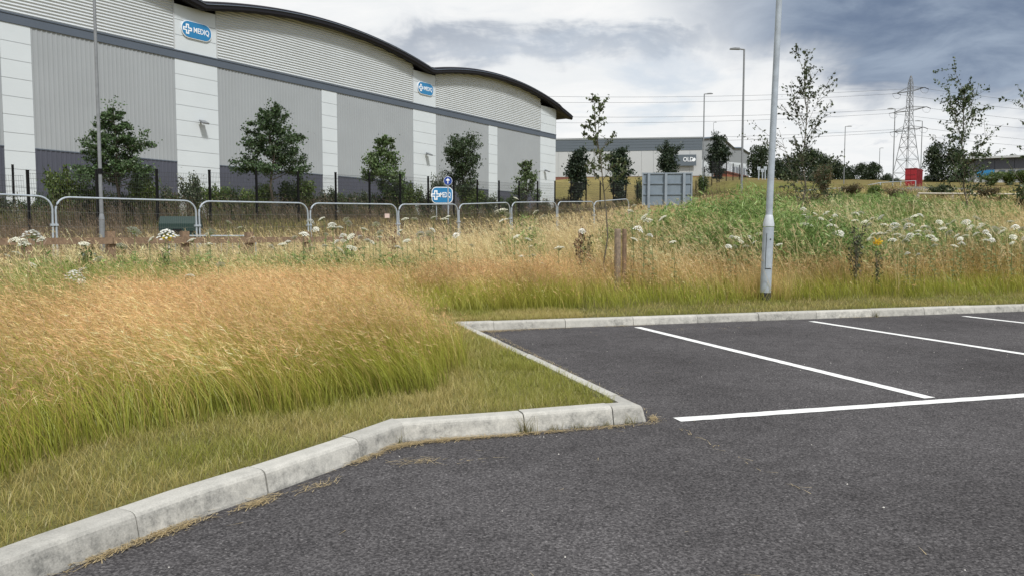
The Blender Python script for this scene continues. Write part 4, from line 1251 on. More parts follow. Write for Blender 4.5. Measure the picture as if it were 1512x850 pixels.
SH = [shrub_meshes(70 + i, 4200, .075, b, a) for i, (b, a) in enumerate((((.042, .072, .022), (.10, .15, .035)), ((.085, .13, .03), (.16, .21, .045)), ((.06, .085, .04), (.14, .15, .09)), ((.12, .10, .05), (.19, .15, .08))))]


def shrub(u, vt, D, wpx, kind, label, group, vb=None):
    b = at(u, 330, D); z = tz(b.x, b.y); H = at(u, vt, D).z - z
    r = empty('shrub', (b.x, b.y, z), u * .37); r.scale = (wpx * D / F / 1.2, wpx * D / F / 1.2, max(H, .4)); tag(r, label, 'shrub', group)
    s, f_ = SH[kind]; link('stems', s, M_BARK, r); link('foliage', f_, M_LEAF, r)


hedge = [(12, 290, 37, 40, 2), (45, 300, 36, 36, 0), (68, 288, 37, 40, 0), (98, 258, 35.5, 60, 1), (128, 275, 36, 48, 0), (150, 286, 36, 40, 1), (190, 288, 37, 46, 0), (215, 265, 36.5, 46, 1), (238, 280, 38, 40, 2), (258, 288, 38, 36, 0),
         (287, 264, 37.5, 46, 2), (318, 280, 39.5, 46, 1), (345, 280, 40, 44, 0), (365, 284, 40, 36, 1), (392, 276, 42, 40, 1), (420, 274, 42.5, 44, 0), (445, 270, 43, 46, 1), (468, 286, 44, 36, 2), (490, 282, 44, 34, 2), (515, 288, 46, 40, 0), (540, 286, 47, 38, 2), (560, 288, 48, 36, 0),
         (585, 268, 48, 48, 0), (606, 276, 50, 36, 1), (628, 284, 51, 36, 2), (646, 262, 53, 26, 2), (690, 270, 54, 34, 1), (700, 284, 55, 34, 1), (722, 288, 56, 32, 2), (745, 292, 58, 30, 0), (765, 292, 60, 30, 2), (800, 296, 64, 26, 2), (835, 292, 68, 30, 3), (1040, 262, 84, 22, 0), (946, 268, 82, 22, 2)]
for (u, vt, D, w, kd) in hedge:
    shrub(u, vt, D, w, kd, ('dark green hedge shrub behind the black mesh fence', 'fresh green hedge shrub behind the black mesh fence', 'grey-green loose shrub behind the black mesh fence', 'dry brownish shrub behind the black mesh fence')[kd], ('dark', 'fresh', 'grey-green', 'dry')[kd] + ' shrubs along the mesh fence')
shrub(1214, 246, 48, 30, 3, 'upright brownish-green bush on the slope under the low dark trees', None)
shrub(1142, 286, 30, 50, 3, 'twiggy brown bush beside the near lamp shaft', None)
shrub(1198, 288, 27, 60, 3, 'twiggy brown bush at the foot of the tall sparse sapling', None)
shrub(1505, 283, 24, 36, 0, 'dark green low bush beside the knee rail on the dry slope', None)
shrub(1475, 296, 30, 40, 1, 'small green bush behind the knee rail on the dry slope', None)
for u, vt, D, w, kd, lab in ((1258, 273, 46, 34, 3, 'low brown scrub bush near the thin road lamp foot'), (1290, 276, 40, 30, 1, 'low fresh green bush below the small distant lamp'), (1322, 279, 36, 30, 3, 'dry brown scrub bush below the pylon legs'), (1388, 274, 44, 40, 2, 'grey-green scrub bush between red container and leafy sapling'), (1455, 276, 40, 36, 3, 'dry scrub bush behind the leafy sapling stem'), (1230, 282, 32, 34, 2, 'grey-green scrub bush below the low dark trees')):
    shrub(u, vt, D, w, kd, lab, None)
for u, vt in ((1462, 256), (1488, 255), (1510, 254)): shrub(u, vt, 120, 34, 1, 'green bush against the pale base of the low building', 'bushes before the low building')

# ------------------------------------------------------------------ grasses (built blade by blade)
class Acc:
    def __init__(self): self.V, self.T, self.C, self.n = [], [], [], 0
    def add(self, V, T, C): self.V.append(V); self.T.append(T + self.n); self.C.append(C); self.n += len(V)
    def obj(self, name, mat=M_GRASS): return link(name, big_mesh(name, np.concatenate(self.V), np.concatenate(self.T), np.concatenate(self.C)), mat)


def blades(acc, P, H, W, lean, c0, c1, segs=3, cexp=1.0, droop=.0, wexp=1.0):
    """curved tapering ribbons rooted at P; lean (n,2) is the tip offset as a share of height"""
    n = len(P); ang = R.random(n) * math.pi * 2; side = np.c_[np.cos(ang), np.sin(ang), np.zeros(n)]
    Vs, Cs = [], []
    for k in range(segs + 1):
        t = k / segs
        c = P + np.c_[lean * (H * t ** 1.8)[:, None], H * (t - droop * t ** 3)]
        col = c0 * (1 - t ** cexp) + c1 * t ** cexp
        w = (W * (1 - .92 * t ** wexp) * .5)[:, None]
        Vs += [c - side * w, c + side * w]; Cs += [col, col]
    V = np.stack(Vs, 1).reshape(-1, 3); C = np.stack(Cs, 1).reshape(-1, 3)
    b = np.arange(n)[:, None] * (2 * (segs + 1)); T = []
    for k in range(segs):
        o = 2 * k; T += [b + [[o, o + 1, o + 3]], b + [[o, o + 3, o + 2]]]
    acc.add(V, np.concatenate(T).astype(np.int32), C)


def heads(acc, P, H, lean, col, n_sp, length, width, spread, droop=0.0, start=.72, span=None):
    """seed heads: short slivers up the top of each stem"""
    n = len(P); m = n * n_sp; i = np.repeat(np.arange(n), n_sp)
    t = start + (1.02 - start) * R.random(m)
    c = P[i] + np.c_[lean[i] * (H[i] * t ** 1.8)[:, None], H[i] * (t - droop * t ** 3)]
    ax = unit(np.c_[lean[i] * 1.7 + R.normal(size=(m, 2)) * spread, .48 + R.normal(size=m) * .32])
    s = unit(np.cross(ax, R.normal(size=(m, 3))))
    l = (length * R.uniform(.6, 1.3, m) * (1.25 - .6 * (t - start) / (1 - start)))[:, None]; w = width * R.uniform(.7, 1.3, m)[:, None]
    V = np.stack([c - ax * l * .15, c + ax * l * .4 + s * w * .5, c + ax * l, c + ax * l * .4 - s * w * .5], 1).reshape(-1, 3)
    b = np.arange(m)[:, None] * 4; T = np.concatenate([b + [[0, 1, 2]], b + [[0, 2, 3]]]).astype(np.int32)
    C = np.repeat(np.clip(col[i] * (1 + R.normal(size=(m, 1)) * .12), .01, .9), 4, 0)
    acc.add(V, T, C)


def scatter(n, x0, x1, y0, y1, keep):
    P = np.c_[R.uniform(x0, x1, n), R.uniform(y0, y1, n)]
    P = P[np.abs(P[:, 0]) < P[:, 1] * .78 + 1.4]
    return P[keep(P)]


def shifted(P): return np.c_[P, terrain(P)]


tall_poly = TALL_EDGE + [(60, 33), (60, 200), (-200, 200), (-200, .5)]
def is_tall(P):
    j = np.c_[vnoise(P, .45, 5) - .5, vnoise(P, .45, 6) - .5] * .34
    return inside(P + j, tall_poly)
def is_back(P): return (P[:, 1] > 9.1) & (P[:, 0] > -1.35)


def strip_depth(P):
    """distance in from the front edge of the long grass"""
    return seg_dist(P, TALL_EDGE)


def lean_of(n, mx=-.34, sx=.16, my=-.02, sy=.14): return np.c_[mx + R.normal(size=n) * sx, my + R.normal(size=n) * sy]


def mixcol(n, a, b, f_=None, var=.12):
    f_ = R.random((n, 1)) if f_ is None else np.asarray(f_).reshape(-1, 1)
    return np.clip((np.array(a) * (1 - f_) + np.array(b) * f_) * (1 + R.normal(size=(n, 1)) * var), .01, .9)


# mown turf between the long grass and the kerb
acc = Acc()
def turf_keep(P): return ~inside(P, LOT) & (seg_dist(P, KERB) > .128) & (~is_tall(P) | (strip_depth(P) < .25)) & (P[:, 1] < 22)
for n, (x0, x1, y0, y1), hs, w in ((130000, (-3.4, 1.2, 1.6, 6.2), .055, .0034), (60000, (-1.6, .9, 5.8, 10.4), .06, .005), (90000, (-1.6, 15, 8.9, 16.5), .065, .007)):
    P = scatter(n, x0, x1, y0, y1, turf_keep); k = len(P)
    nz = vnoise(P, .5, 8); nz2 = vnoise(P, .16, 9)
    H = hs * R.uniform(.45, 1.25, k) * (.7 + .6 * nz2)
    dry = np.clip(nz * 1.25 - .18 + R.normal(size=k) * .28, 0, 1)
    c1 = mixcol(k, (.37, .39, .06), (.66, .55, .22), dry); c0 = mixcol(k, (.19, .21, .04), (.34, .27, .10), dry)
    blades(acc, shifted(P) - [0, 0, .005], H, np.full(k, w), R.normal(size=(k, 2)) * .45, c0, c1, 2, 1.0)
stuff(acc.obj('mown_grass'), 'short mown turf strip between the concrete kerb and the long grass', 'grass')

# fine long grass with tan seed heads (front clump and the strip along the back kerb)
acc = Acc(); acch = Acc()
def fine_keep(P):
    back = is_back(P)
    lim = np.where(back, 2.4 + vnoise(P, 1.1, 12) * 1.0, 12.5)
    d_ = strip_depth(P)
    return is_tall(P) & ~inside(P, LOT) & (d_ < lim) & ((P[:, 0] > -4.3 + 1.6 * (vnoise(P, 1.4, 14) - .5) - np.clip(6.5 - P[:, 1], 0, 9)) | (R.random(len(P)) < .12)) & (P[:, 1] < 12.3 + P[:, 0] * .24 + 1.6 * vnoise(P, 1.5, 13) + np.where(back, 9, 0))
for n, box_, w, hk in ((135000, (-5.5, .3, 1.2, 7.2), .0042, 1.0), (80000, (-9, .2, 7.0, 11.0), .0056, 1.0), (40000, (-12, 1, 10.5, 14.5), .007, 1.0), (100000, (-1.6, 14.5, 9.4, 18.5), .0062, 1.0)):
    P = scatter(n, *box_, fine_keep); k = len(P)
    dpt = strip_depth(P); edge = np.clip(dpt / .45, 0, 1)
    n1 = vnoise(P, 1.3, 20); n2 = vnoise(P, .4, 21); n3 = vnoise(P, 2.6, 22)
    back = is_back(P)
    n4 = vnoise(P, .22, 26); n5 = vnoise(P, .55, 27); n6 = vnoise(P, .55, 28)
    H = (.30 + .12 * edge + .15 * n1 + .10 * n2 + .10 * (n4 - .5)) * R.uniform(.6, 1.15, k)
    H = np.where(back & (dpt < 1.1), H * (.62 + .3 * dpt / 1.1), H)
    P3 = shifted(P)
    is_stem = R.random(k) < np.where(back, np.clip((dpt - .5) * 1.2, .10, .85), np.clip(.40 + dpt * .4, .3, .62) * (.35 + 1.05 * vnoise(P, .85, 29)))
    wind = -.26 - .42 * n3 + .25 * (n2 - .5)
    ln = lean_of(k, 0, .31, -.03, .28); ln[:, 0] += wind * np.where(back, .45, 1) + (n5 - .5) * .55; ln[:, 1] += (n6 - .5) * .7
    g0 = mixcol(k, (.17, .21, .025), (.27, .27, .05), n2)
    q = ~is_stem
    blades(acc, P3[q], H[q] * R.uniform(.55, 1.0, q.sum()), np.full(q.sum(), w * 1.2), ln[q] * .9, g0[q], mixcol(q.sum(), (.41, .46, .05), (.61, .48, .14), np.clip(n1[q] * .6 + .5 * np.clip(dpt[q] - .8, 0, 1), 0, 1), .25), 3, 1.2, .10)
    s = is_stem; m = s.sum()
    tone = (.58 + .62 * vnoise(P, .9, 24) + .45 * (vnoise(P, .3, 25) - .3))[s][:, None]
    big_ = (R.random(m) < .16); Hs = H[s] * np.where(big_, R.uniform(1.1, 1.42, m), 1.0)
    c1 = np.clip(mixcol(m, (.66, .42, .155), (.75, .485, .23), n3[s], .24) * tone, .02, .85); c1 = np.where(R.random((m, 1)) < .14, c1 * .42, c1)
    blades(acc, P3[s], Hs, np.full(m, w * .5) * np.where(big_, 2.0, 1), ln[s], mixcol(m, (.32, .32, .07), (.52, .43, .13), n1[s]), c1, 3, .8, .08)
    hc = np.where(R.random((m, 1)) < .4 + .7 * (n3[s][:, None] - .5), mixcol(m, (.60, .34, .165), (.68, .40, .21), None, .28), mixcol(m, (.70, .45, .20), (.82, .565, .30), None, .28)) * tone
    heads(acch, P3[s], Hs, ln[s], np.clip(hc, .02, .88), 3, .052, w * .55, .34, .08, .76)
k = 900; P = np.c_[3.99 + R.normal(size=k) * .26, 12.12 + np.abs(R.normal(size=k)) * .22 - .02]; P = P[np.hypot(P[:, 0] - 3.99, P[:, 1] - 12.09) > .1]; k = len(P)
blades(acc, shifted(P), R.uniform(.25, .62, k), np.full(k, .006), lean_of(k, -.05, .2, -.05, .15), mixcol(k, (.30, .28, .07), (.5, .4, .13)), mixcol(k, (.66, .47, .2), (.8, .6, .3)), 3, .8, .08)
stuff(acc.obj('long_grass'), 'fine long grass with green bases leaning to one side along the turf strip', 'grass')
stuff(acch.obj('seed_heads'), 'tan and pinkish drooping seed heads floating over the fine long grass', 'grass')

# rank meadow: blond tall grass, green patches, dead brown stalks
acc = Acc()
def meadow_keep(P):
    d_ = strip_depth(P); back = is_back(P)
    return is_tall(P) & ~inside(P, LOT) & np.where(back, d_ > 1.7, (P[:, 1] > 10.6 + P[:, 0] * .15) | ((P[:, 0] < -3.9 + 1.4 * (vnoise(P, 1.4, 14) - .5) - np.clip(6.5 - P[:, 1], 0, 9))))
MEADOW = []
for n, box_, w in ((22000, (-9, -2.6, 5.5, 10.5), .0065), (52000, (-16, 16, 10.5, 18), .0075), (44000, (-20, 24, 18, 28), .011), (34000, (-30, 34, 28, 46), .018), (22000, (-20, 62, 46, 80), .032)):
    P = scatter(n, *box_, meadow_keep); k = len(P)
    n1 = vnoise(P, 1.7, 30); n2 = vnoise(P, 4.5, 31); n3 = vnoise(P, .7, 32)
    P3 = shifted(P)
    # wetter, greener ground on the right-hand middle and by the timber fence; dead brown stalks behind the temporary fence
    wet = np.exp(-(((P[:, 0] - 9.5) / 5.5) ** 2 + ((P[:, 1] - 19.5) / 3.2) ** 2)) * .38 + np.exp(-(((P[:, 0] + 7) / 7) ** 2 + ((P[:, 1] - 12.2) / 2.2) ** 2)) * .8 + np.where((P[:, 0] < -3.8) & (P[:, 1] < 13), .55, 0)
    past = inside(P, [(FP0.x + FS.x * q_, FP0.y + FS.y * q_) for q_ in (-9, 31)] + [(-60, 130), (-60, 12)])
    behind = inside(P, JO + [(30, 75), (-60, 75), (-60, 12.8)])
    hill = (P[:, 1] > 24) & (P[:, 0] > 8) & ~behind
    green = (np.clip((n2 - .5) * 1.6 + (n1 - .5) * 1.2 + wet - .08, 0, 1) > R.random(k) * .95 + .02)
    green = np.where(behind, n2 + R.normal(size=k) * .2 > .62, green)
    brown = (~green) & (n1 + R.normal(size=k) * .1 > np.where(behind, .12, np.where((P[:, 0] < -3.8) & (P[:, 1] < 13), .42, .74)))
    mid = np.clip((P[:, 1] - 13.5) / 4, 0, 1) * np.clip((7 - P[:, 0]) / 3, 0, 1)
    H = np.where(green, .45 + .25 * n3, .50 + .38 * n3) * R.uniform(.6, 1.2, k) * (1 + .26 * mid)
    H *= np.where((P[:, 0] < -3.4) & (P[:, 1] < 12.5), 0.98 + .3 * n1, np.where((P[:, 0] < -1.5) & (P[:, 1] > 9.8), 0.90 + .25 * n1, np.clip(.62 + (P[:, 1] - 11) * .09, .62, 1.0)))
    hn = vnoise(P, 3.1, 37) + R.normal(size=k) * .15
    green = np.where(hill, (vnoise(P, 2.3, 38) + R.normal(size=k) * .15) > .52, green)
    brown = np.where(hill, (~green) & (hn > .42), brown)
    H = np.where(hill, H * (.32 + .35 * vnoise(P, 1.8, 39)), H); H = np.where(behind & ~past, H * .8, H); H = np.where(past, H * 1.35, H)
    ln = lean_of(k, -.22, .2, -.03, .18)
    tone = (.75 + .5 * vnoise(P, .9, 33))[:, None]
    c1 = np.where(green[:, None], mixcol(k, (.20, .30, .05), (.42, .45, .12)), mixcol(k, (.72, .54, .25), (.86, .70, .40), n3) * tone)
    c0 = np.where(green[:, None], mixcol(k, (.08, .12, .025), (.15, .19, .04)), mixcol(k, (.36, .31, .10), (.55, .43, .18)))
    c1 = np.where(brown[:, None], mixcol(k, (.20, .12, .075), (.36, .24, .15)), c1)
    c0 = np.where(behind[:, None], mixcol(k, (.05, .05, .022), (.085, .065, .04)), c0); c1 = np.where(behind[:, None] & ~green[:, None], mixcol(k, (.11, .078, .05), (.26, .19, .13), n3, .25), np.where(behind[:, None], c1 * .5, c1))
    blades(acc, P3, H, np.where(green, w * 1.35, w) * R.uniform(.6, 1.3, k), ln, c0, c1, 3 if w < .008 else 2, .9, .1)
    q = (~green) & (R.random(k) < .75)
    heads(acc, P3[q], H[q] * 1.03, ln[q], np.clip(c1[q] * 1.05, .01, .88), 3 if w < .015 else 2, .06 + w * 2, w * .9, .28, .1, .74)
for n, box_, hk in ((5200, (-10, 6, 13.2, 24), 1.0), (3600, (2.5, 15, 13.6, 19.5), .95), (900, (-9, -4, 7.5, 13), .8), (700, (-1, 13, 11.8, 14), .72)):
    P = scatter(n, *box_, lambda q: is_tall(q) & ~inside(q, LOT) & ((q[:, 0] > -2.5) | (q[:, 1] > 15.2 + (q[:, 0] + 9) * .8) | (R.random(len(q)) < .12)) & (vnoise(q, 1.1, 51) + R.normal(size=len(q)) * .15 > .42)); k = len(P)
    H = hk * R.uniform(.75, 1.35, k); ln = lean_of(k, -.24, .2, -.03, .16); f_ = vnoise(P, 2.0, 52)
    c1 = mixcol(k, (.70, .52, .27), (.88, .72, .44), f_, .15); w = .0042 + .0002 * P[:, 1]
    blades(acc, shifted(P), H, w, ln, mixcol(k, (.30, .28, .09), (.5, .4, .17)), c1, 4, .8, .08, 1.6)
    heads(acc, shifted(P), H, ln, c1, 7, .10, .006, .2, .08, .78)
    q = R.random(k) < .5; m = q.sum()
    blades(acc, shifted(P)[q] + np.c_[R.normal(size=(m, 2)) * .05, np.zeros(m)], H[q] * .6, w[q] * 2.2, ln[q] * 1.8, mixcol(m, (.10, .15, .03), (.2, .24, .05)), mixcol(m, (.26, .32, .08), (.5, .45, .18)), 3, 1, .25)
stuff(acc.obj('meadow_grass'), 'tall blond and green meadow grass filling the rough ground before the fences', 'grass')

# feathery green weed mounds
acc = Acc()
mounds = [(1245, 285, 25, 1.6), (1310, 288, 27, 1.5), (1345, 290, 23, 1.0), (1380, 292, 26, 1.3), (1465, 298, 26, 1.4), (1500, 304, 22, 1.2), (1410, 302, 21, 1.1), (1120, 283, 24, 1.5), (1175, 290, 22, 1.3), (1060, 290, 22, 1.3), (1270, 300, 20, 1.1), (1445, 308, 20, 1.0), (1080, 278, 16.5, 1.9), (1045, 290, 17.0, 1.5), (1115, 285, 16.0, 1.6), (1150, 292, 17, 1.5), (1020, 305, 18.0, 1.2), (945, 300, 19, 1.0), (925, 306, 18, .8), (1185, 304, 17.5, 1.2), (1225, 310, 17, 1.0), (1262, 306, 17.8, 1.2), (1296, 304, 18.5, 1.3), (1335, 316, 18, 1.0),
          (1275, 284, 27, 2.4), (1060, 310, 15.2, 1.1), (1100, 318, 14.8, 1.1), (1140, 322, 14.8, 1.0), (1235, 325, 15.2, 1.2), (1385, 318, 18, 1.2), (1440, 322, 17, 1.2), (1480, 326, 17, 1.1), (1352, 334, 16, .9), (770, 335, 16, .6), (60, 373, 11, .8), (140, 378, 11.2, .8), (200, 374, 11.8, .7), (345, 371, 12.6, .7), (440, 367, 14, .6), (30, 396, 9.4, .7), (110, 398, 9.6, .7), (15, 414, 8.4, .6), (190, 394, 10.2, .6), (500, 366, 14.2, .6), (560, 372, 14, .5), (620, 368, 14.6, .5), (300, 372, 12.5, .7), (250, 372, 12.6, .6), (395, 368, 13.5, .5), (770, 322, 22, .9)]
for (u, vt, D, rad) in mounds:
    b = at(u, 330, D); z = tz(b.x, b.y); top = max(at(u, vt, D).z - z, .5); k = int(2300 * rad ** 1.3)
    a = R.random(k) * 6.28; rr = rad * R.random(k) ** .55
    P = np.c_[b.x + rr * np.cos(a), b.y + rr * np.sin(a) * .8]
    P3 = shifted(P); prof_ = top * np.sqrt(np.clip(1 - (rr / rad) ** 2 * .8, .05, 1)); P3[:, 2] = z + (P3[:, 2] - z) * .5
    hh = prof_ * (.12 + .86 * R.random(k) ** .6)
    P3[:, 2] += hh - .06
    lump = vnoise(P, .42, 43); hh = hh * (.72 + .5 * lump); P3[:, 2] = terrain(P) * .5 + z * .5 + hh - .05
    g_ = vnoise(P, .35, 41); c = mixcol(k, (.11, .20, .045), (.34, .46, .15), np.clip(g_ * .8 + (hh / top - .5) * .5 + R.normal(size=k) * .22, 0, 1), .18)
    half = R.random(k) < .45
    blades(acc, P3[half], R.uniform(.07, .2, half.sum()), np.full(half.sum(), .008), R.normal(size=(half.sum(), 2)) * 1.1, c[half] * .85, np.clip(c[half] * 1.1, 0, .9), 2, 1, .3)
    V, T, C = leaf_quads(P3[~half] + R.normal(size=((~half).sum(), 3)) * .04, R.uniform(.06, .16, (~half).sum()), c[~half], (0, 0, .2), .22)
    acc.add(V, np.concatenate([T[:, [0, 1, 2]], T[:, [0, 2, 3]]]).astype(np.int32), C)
    m = k // 10; i = R.integers(0, k, m)
    base = P3[i].copy(); base[:, 2] = terrain(base[:, :2])
    blades(acc, base, np.maximum(hh[i], .2), np.full(m, .014), R.normal(size=(m, 2)) * .08, mixcol(m, (.08, .12, .03), (.14, .18, .05)), mixcol(m, (.09, .15, .03), (.16, .22, .06)), 2)
stuff(acc.obj('feathery_weeds'), 'bright green feathery weeds heaped in mounds behind the lamp column', 'weeds')
# ------------------------------------------------------------------ white umbels (wild carrot and the like), each plant its own thing
def umbel_meshes(seed, domed, tint):
    g = np.random.default_rng(seed); V, T, C = [], [], []; o = 0
    n = 34; st = MB()
    for i in range(n):
        rr = math.sqrt((i + .5) / n); a = i * 2.399
        c = np.array((rr * math.cos(a) * .5, rr * math.sin(a) * .5, -domed * rr * rr + g.normal() * .012))
        rad = .085 * g.uniform(.75, 1.2); tilt = np.array((c[0], c[1], 0)) * domed * 1.6
        ring = [c + np.array((0, 0, .03))]
        for k in range(6):
            b = k * math.pi / 3 + g.random(); ring.append(c + np.array((math.cos(b) * rad, math.sin(b) * rad, -.012 + g.normal() * .015)) - np.array((0, 0, 1)) * (tilt @ np.array((math.cos(b) * rad, math.sin(b) * rad, 0))))
        V += ring; T += [(o, o + 1 + k, o + 1 + (k + 1) % 6) for k in range(6)]; o += 7
        sh = np.array(tint) * g.uniform(.82, 1.08); C += [np.clip(sh, 0, .9)] + [np.clip(sh * g.uniform(.85, 1.0), 0, .9)] * 6
        st.tube([(0, 0, -.42), tuple(c - np.array((0, 0, .015)))], [.008, .005], 3, False)
    return big_mesh('flower_head', np.array(V), np.array(T), np.array(C)), st.mesh('rays')


UM = [umbel_meshes(*q) for q in ((1, .26, (.84, .84, .74)), (2, .42, (.86, .86, .80)), (3, .16, (.80, .80, .66)))]
M_UST = material('umbel_stalk', (.16, .20, .07), .8)
stalk_m = MB().tube([(0, 0, 0), (.012, 0, .5), (0, 0, 1)], [.006, .005, .0045], 5, False)
sv = stalk_m
for k in range(7):
    a = k * 2.4; z = .12 + k * .09
    for j in range(3):
        b = a + (j - 1) * .5; l = .16 * (1 - .06 * k)
        sv.add([(0, 0, z), (math.cos(b) * l * .5 - math.sin(b) * .012, math.sin(b) * l * .5 + math.cos(b) * .012, z + .05), (math.cos(b) * l, math.sin(b) * l, z + .02), (math.cos(b) * l * .5 + math.sin(b) * .012, math.sin(b) * l * .5 - math.cos(b) * .012, z + .05)], [(0, 1, 2, 3)])
stalk_m = stalk_m.mesh('stalk'); stalk_m.materials.append(M_UST)
for h_, r_ in UM: h_.materials.append(M_PETAL); r_.materials.append(M_UST)


def umbel(u, v, D, wpx, label, group, kind=None):
    t = at(u, v, D); z = tz(t.x, t.y); H = max(t.z - z, .25)
    lx, ly = random.uniform(-.10, .06), random.uniform(-.07, .07)
    r = empty('umbel_plant', (t.x - lx * H, t.y - ly * H, z)); tag(r, label, 'wildflower', group)
    s = link('stalk', stalk_m, None, r); s.matrix_local = Matrix(((1, 0, lx * H, 0), (0, 1, ly * H, 0), (0, 0, H - .04, 0), (0, 0, 0, 1)))
    k = random.randrange(3) if kind is None else kind
    w = wpx * D / F * random.uniform(.95, 1.35); hd = link('flower_head', UM[k][0], None, r); hd.location = (lx * H, ly * H, H)
    hd.rotation_euler = (random.uniform(.05, .75), random.uniform(-.4, .4), random.random() * 6); hd.scale = (w, w, w)
    ry = link('rays', UM[k][1], None, hd)


left_u = [(48, 340, 11, 23, 1), (34, 355, 11, 15, 2), (36, 358, 12.5, 18, 0), (60, 352, 12, 12, 2), (20, 352, 12, 12, 2), (26, 372, 10.5, 14, 2), (124, 358, 11, 13, 2), (144, 381, 9.8, 14, 2), (110, 399, 9.5, 22, 1), (118, 397, 9.6, 14, 0), (12, 376, 11, 9, 0), (50, 390, 10, 9, 2),
          (200, 338, 14, 20, 0), (245, 339, 13, 22, 1), (222, 352, 12, 10, 2), (180, 361, 12.5, 12, 2), (282, 353, 14, 11, 2), (308, 344, 17, 10, 2), (312, 341, 16, 12, 2), (338, 327, 19, 9, 2), (354, 335, 18, 8, 2), (308, 359, 13, 9, 2), (325, 389, 10.5, 12, 2), (283, 405, 9.8, 9, 2), (402, 362, 13.5, 9, 1), (417, 359, 14, 11, 2),
          (278, 432, 8.8, 9, 2), (275, 406, 9.8, 8, 2), (120, 413, 9.0, 10, 0), (165, 408, 9.4, 12, 0)]
mid_u = [(460, 324, 19, 11, 1), (474, 322, 19.5, 10, 2), (490, 329, 19, 10, 0), (510, 323, 20, 11, 2), (515, 327, 19, 8, 1), (490, 334, 18, 12, 2), (502, 334, 18, 9, 0), (555, 330, 19, 9, 2), (538, 337, 18, 11, 2), (450, 343, 17, 12, 0), (466, 337, 18, 8, 0), (482, 345, 16.5, 8, 0), (505, 345, 16, 10, 1), (517, 348, 16, 11, 2), (530, 348, 16, 8, 1),
         (560, 342, 17, 9, 2), (561, 349, 16, 9, 2), (496, 355, 15, 9, 0), (507, 354, 15.5, 8, 2), (543, 353, 15, 9, 0), (550, 357, 15, 8, 2), (478, 361, 14, 7, 1), (520, 364, 14, 13, 2), (504, 368, 13.5, 12, 2), (434, 349, 16, 8, 0), (425, 355, 15.5, 8, 0), (590, 340, 18, 9, 2), (598, 322, 20, 10, 2), (612, 322, 21, 8, 2), (600, 354, 15, 9, 2), (620, 342, 17, 10, 1), (634, 344, 17, 10, 2), (640, 338, 17, 8, 0), (640, 320, 20, 8, 2), (656, 322, 19, 12, 2), (661, 319, 20, 8, 2), (672, 345, 17, 9, 1), (588, 363, 14, 8, 0),
         (740, 309, 22, 14, 2), (750, 316, 22, 12, 2), (742, 324, 21, 13, 2), (762, 292, 24, 7, 2), (790, 312, 24, 9, 2), (802, 319, 23, 9, 2), (783, 336, 19, 8, 0), (780, 352, 16, 9, 2), (762, 348, 16.5, 8, 2), (770, 377, 13, 8, 2), (780, 385, 12.8, 7, 2), (788, 376, 13, 7, 2), (802, 388, 12.6, 6, 2), (825, 364, 14.5, 14, 2), (860, 338, 17, 10, 1), (783, 363, 14.5, 7, 2), (697, 362, 15, 7, 2), (660, 370, 14, 7, 2),
         (950, 319, 17, 12, 2), (956, 323, 17, 12, 2), (944, 334, 15.5, 13, 1), (977, 321, 18, 11, 2), (960, 345, 14.5, 9, 1), (937, 352, 14, 10, 2), (936, 303, 19, 8, 2), (931, 310, 19, 7, 2), (993, 356, 14, 9, 2)]
right_u = [(1079, 348, 14.2, 9, 1), (1089, 350, 14.2, 8, 2), (1095, 356, 13.8, 7, 2), (1076, 362, 13.4, 8, 0), (1086, 363, 13.4, 7, 2), (1108, 348, 14.3, 8, 1), (1113, 357, 13.8, 8, 2), (1101, 362, 13.6, 7, 0), (1121, 344, 14.6, 8, 2), (1130, 358, 14, 7, 2), (1150, 360, 13.8, 8, 2)]
uw = ['1186 306 8 1', '1190 313 8 2', '1190 317.5 12 0', '1193 321.5 13 2', '1183 330 10 2', '1193 330 13 0', '1204 315 7 2', '1213 322 7 2', '1219 313.5 8 2', '1233 316 8 1', '1226 325 7 2', '1226 331 9 0', '1234 332.5 8 0', '1241 342 10 0', '1232 344 9 2', '1243 348 7 2', '1260 314.5 8 2', '1266 314 9 0', '1272 313 9 2', '1262 324.5 11 2', '1276 326.5 9 2', '1283 330 9 0', '1279 334 8 2', '1287 322 8 2', '1299 319.5 9 0', '1307 330.5 9 2', '1317 330 12 1', '1321 336 11 0', '1299 343 12 0', '1288 345 8 2', '1283 351.5 9 2', '1307 344 8 2', '1312 340 7 1', '1325 345 13 2', '1318 352 11 0', '1330 349 10 2', '1335 354 12 2', '1340 323.5 10 2', '1339 330 13 1', '1342 345 11 1', '1350 318 10 2', '1360 316 8 0', '1363 333 9 0', '1356 340 9 2', '1357 345 8 0', '1371 335 7 2', '1371 341 11 2', '1375 347 14 0', '1338 353.5 9 0', '1339 372 8 1', '1355 374 6 1', '1380 361 8 0', '1388 327 9 2', '1392 336 10 2', '1400 342 11 0', '1412 347 9 2', '1407 326 9 2', '1427 326 10 0', '1431 335 12 2', '1443 321 8 2', '1446 334 8 2', '1420 357 9 1', '1410 362 10 2', '1418 351 8 0', '1456 340 9 1', '1462 346 11 0', '1470 338 12 2', '1478 341 10 2', '1466 352 9 1', '1456 353 8 0', '1482 336 8 2', '1492 326 9 2', '1500 332 12 1', '1508 337 9 2', '1497 349 8 2', '1494 358 8 2', '1425 347 8 2', '1440 344 9 0', '1450 330 8 2', '1398 331 7 2', '1381 353 8 2', '1511 350 8 1']
for u, v, D, w, kd in left_u: umbel(u, v, D * .86, w, 'white umbel flower in the long grass near the timber post and rail fence', 'umbels by the timber fence', kd)
for u, v, D, w, kd in mid_u: umbel(u, v, max(12.7, D * .79), w, 'white umbel flower in the blond meadow before the round-topped fence panels', 'umbels before the round-topped fence', kd)
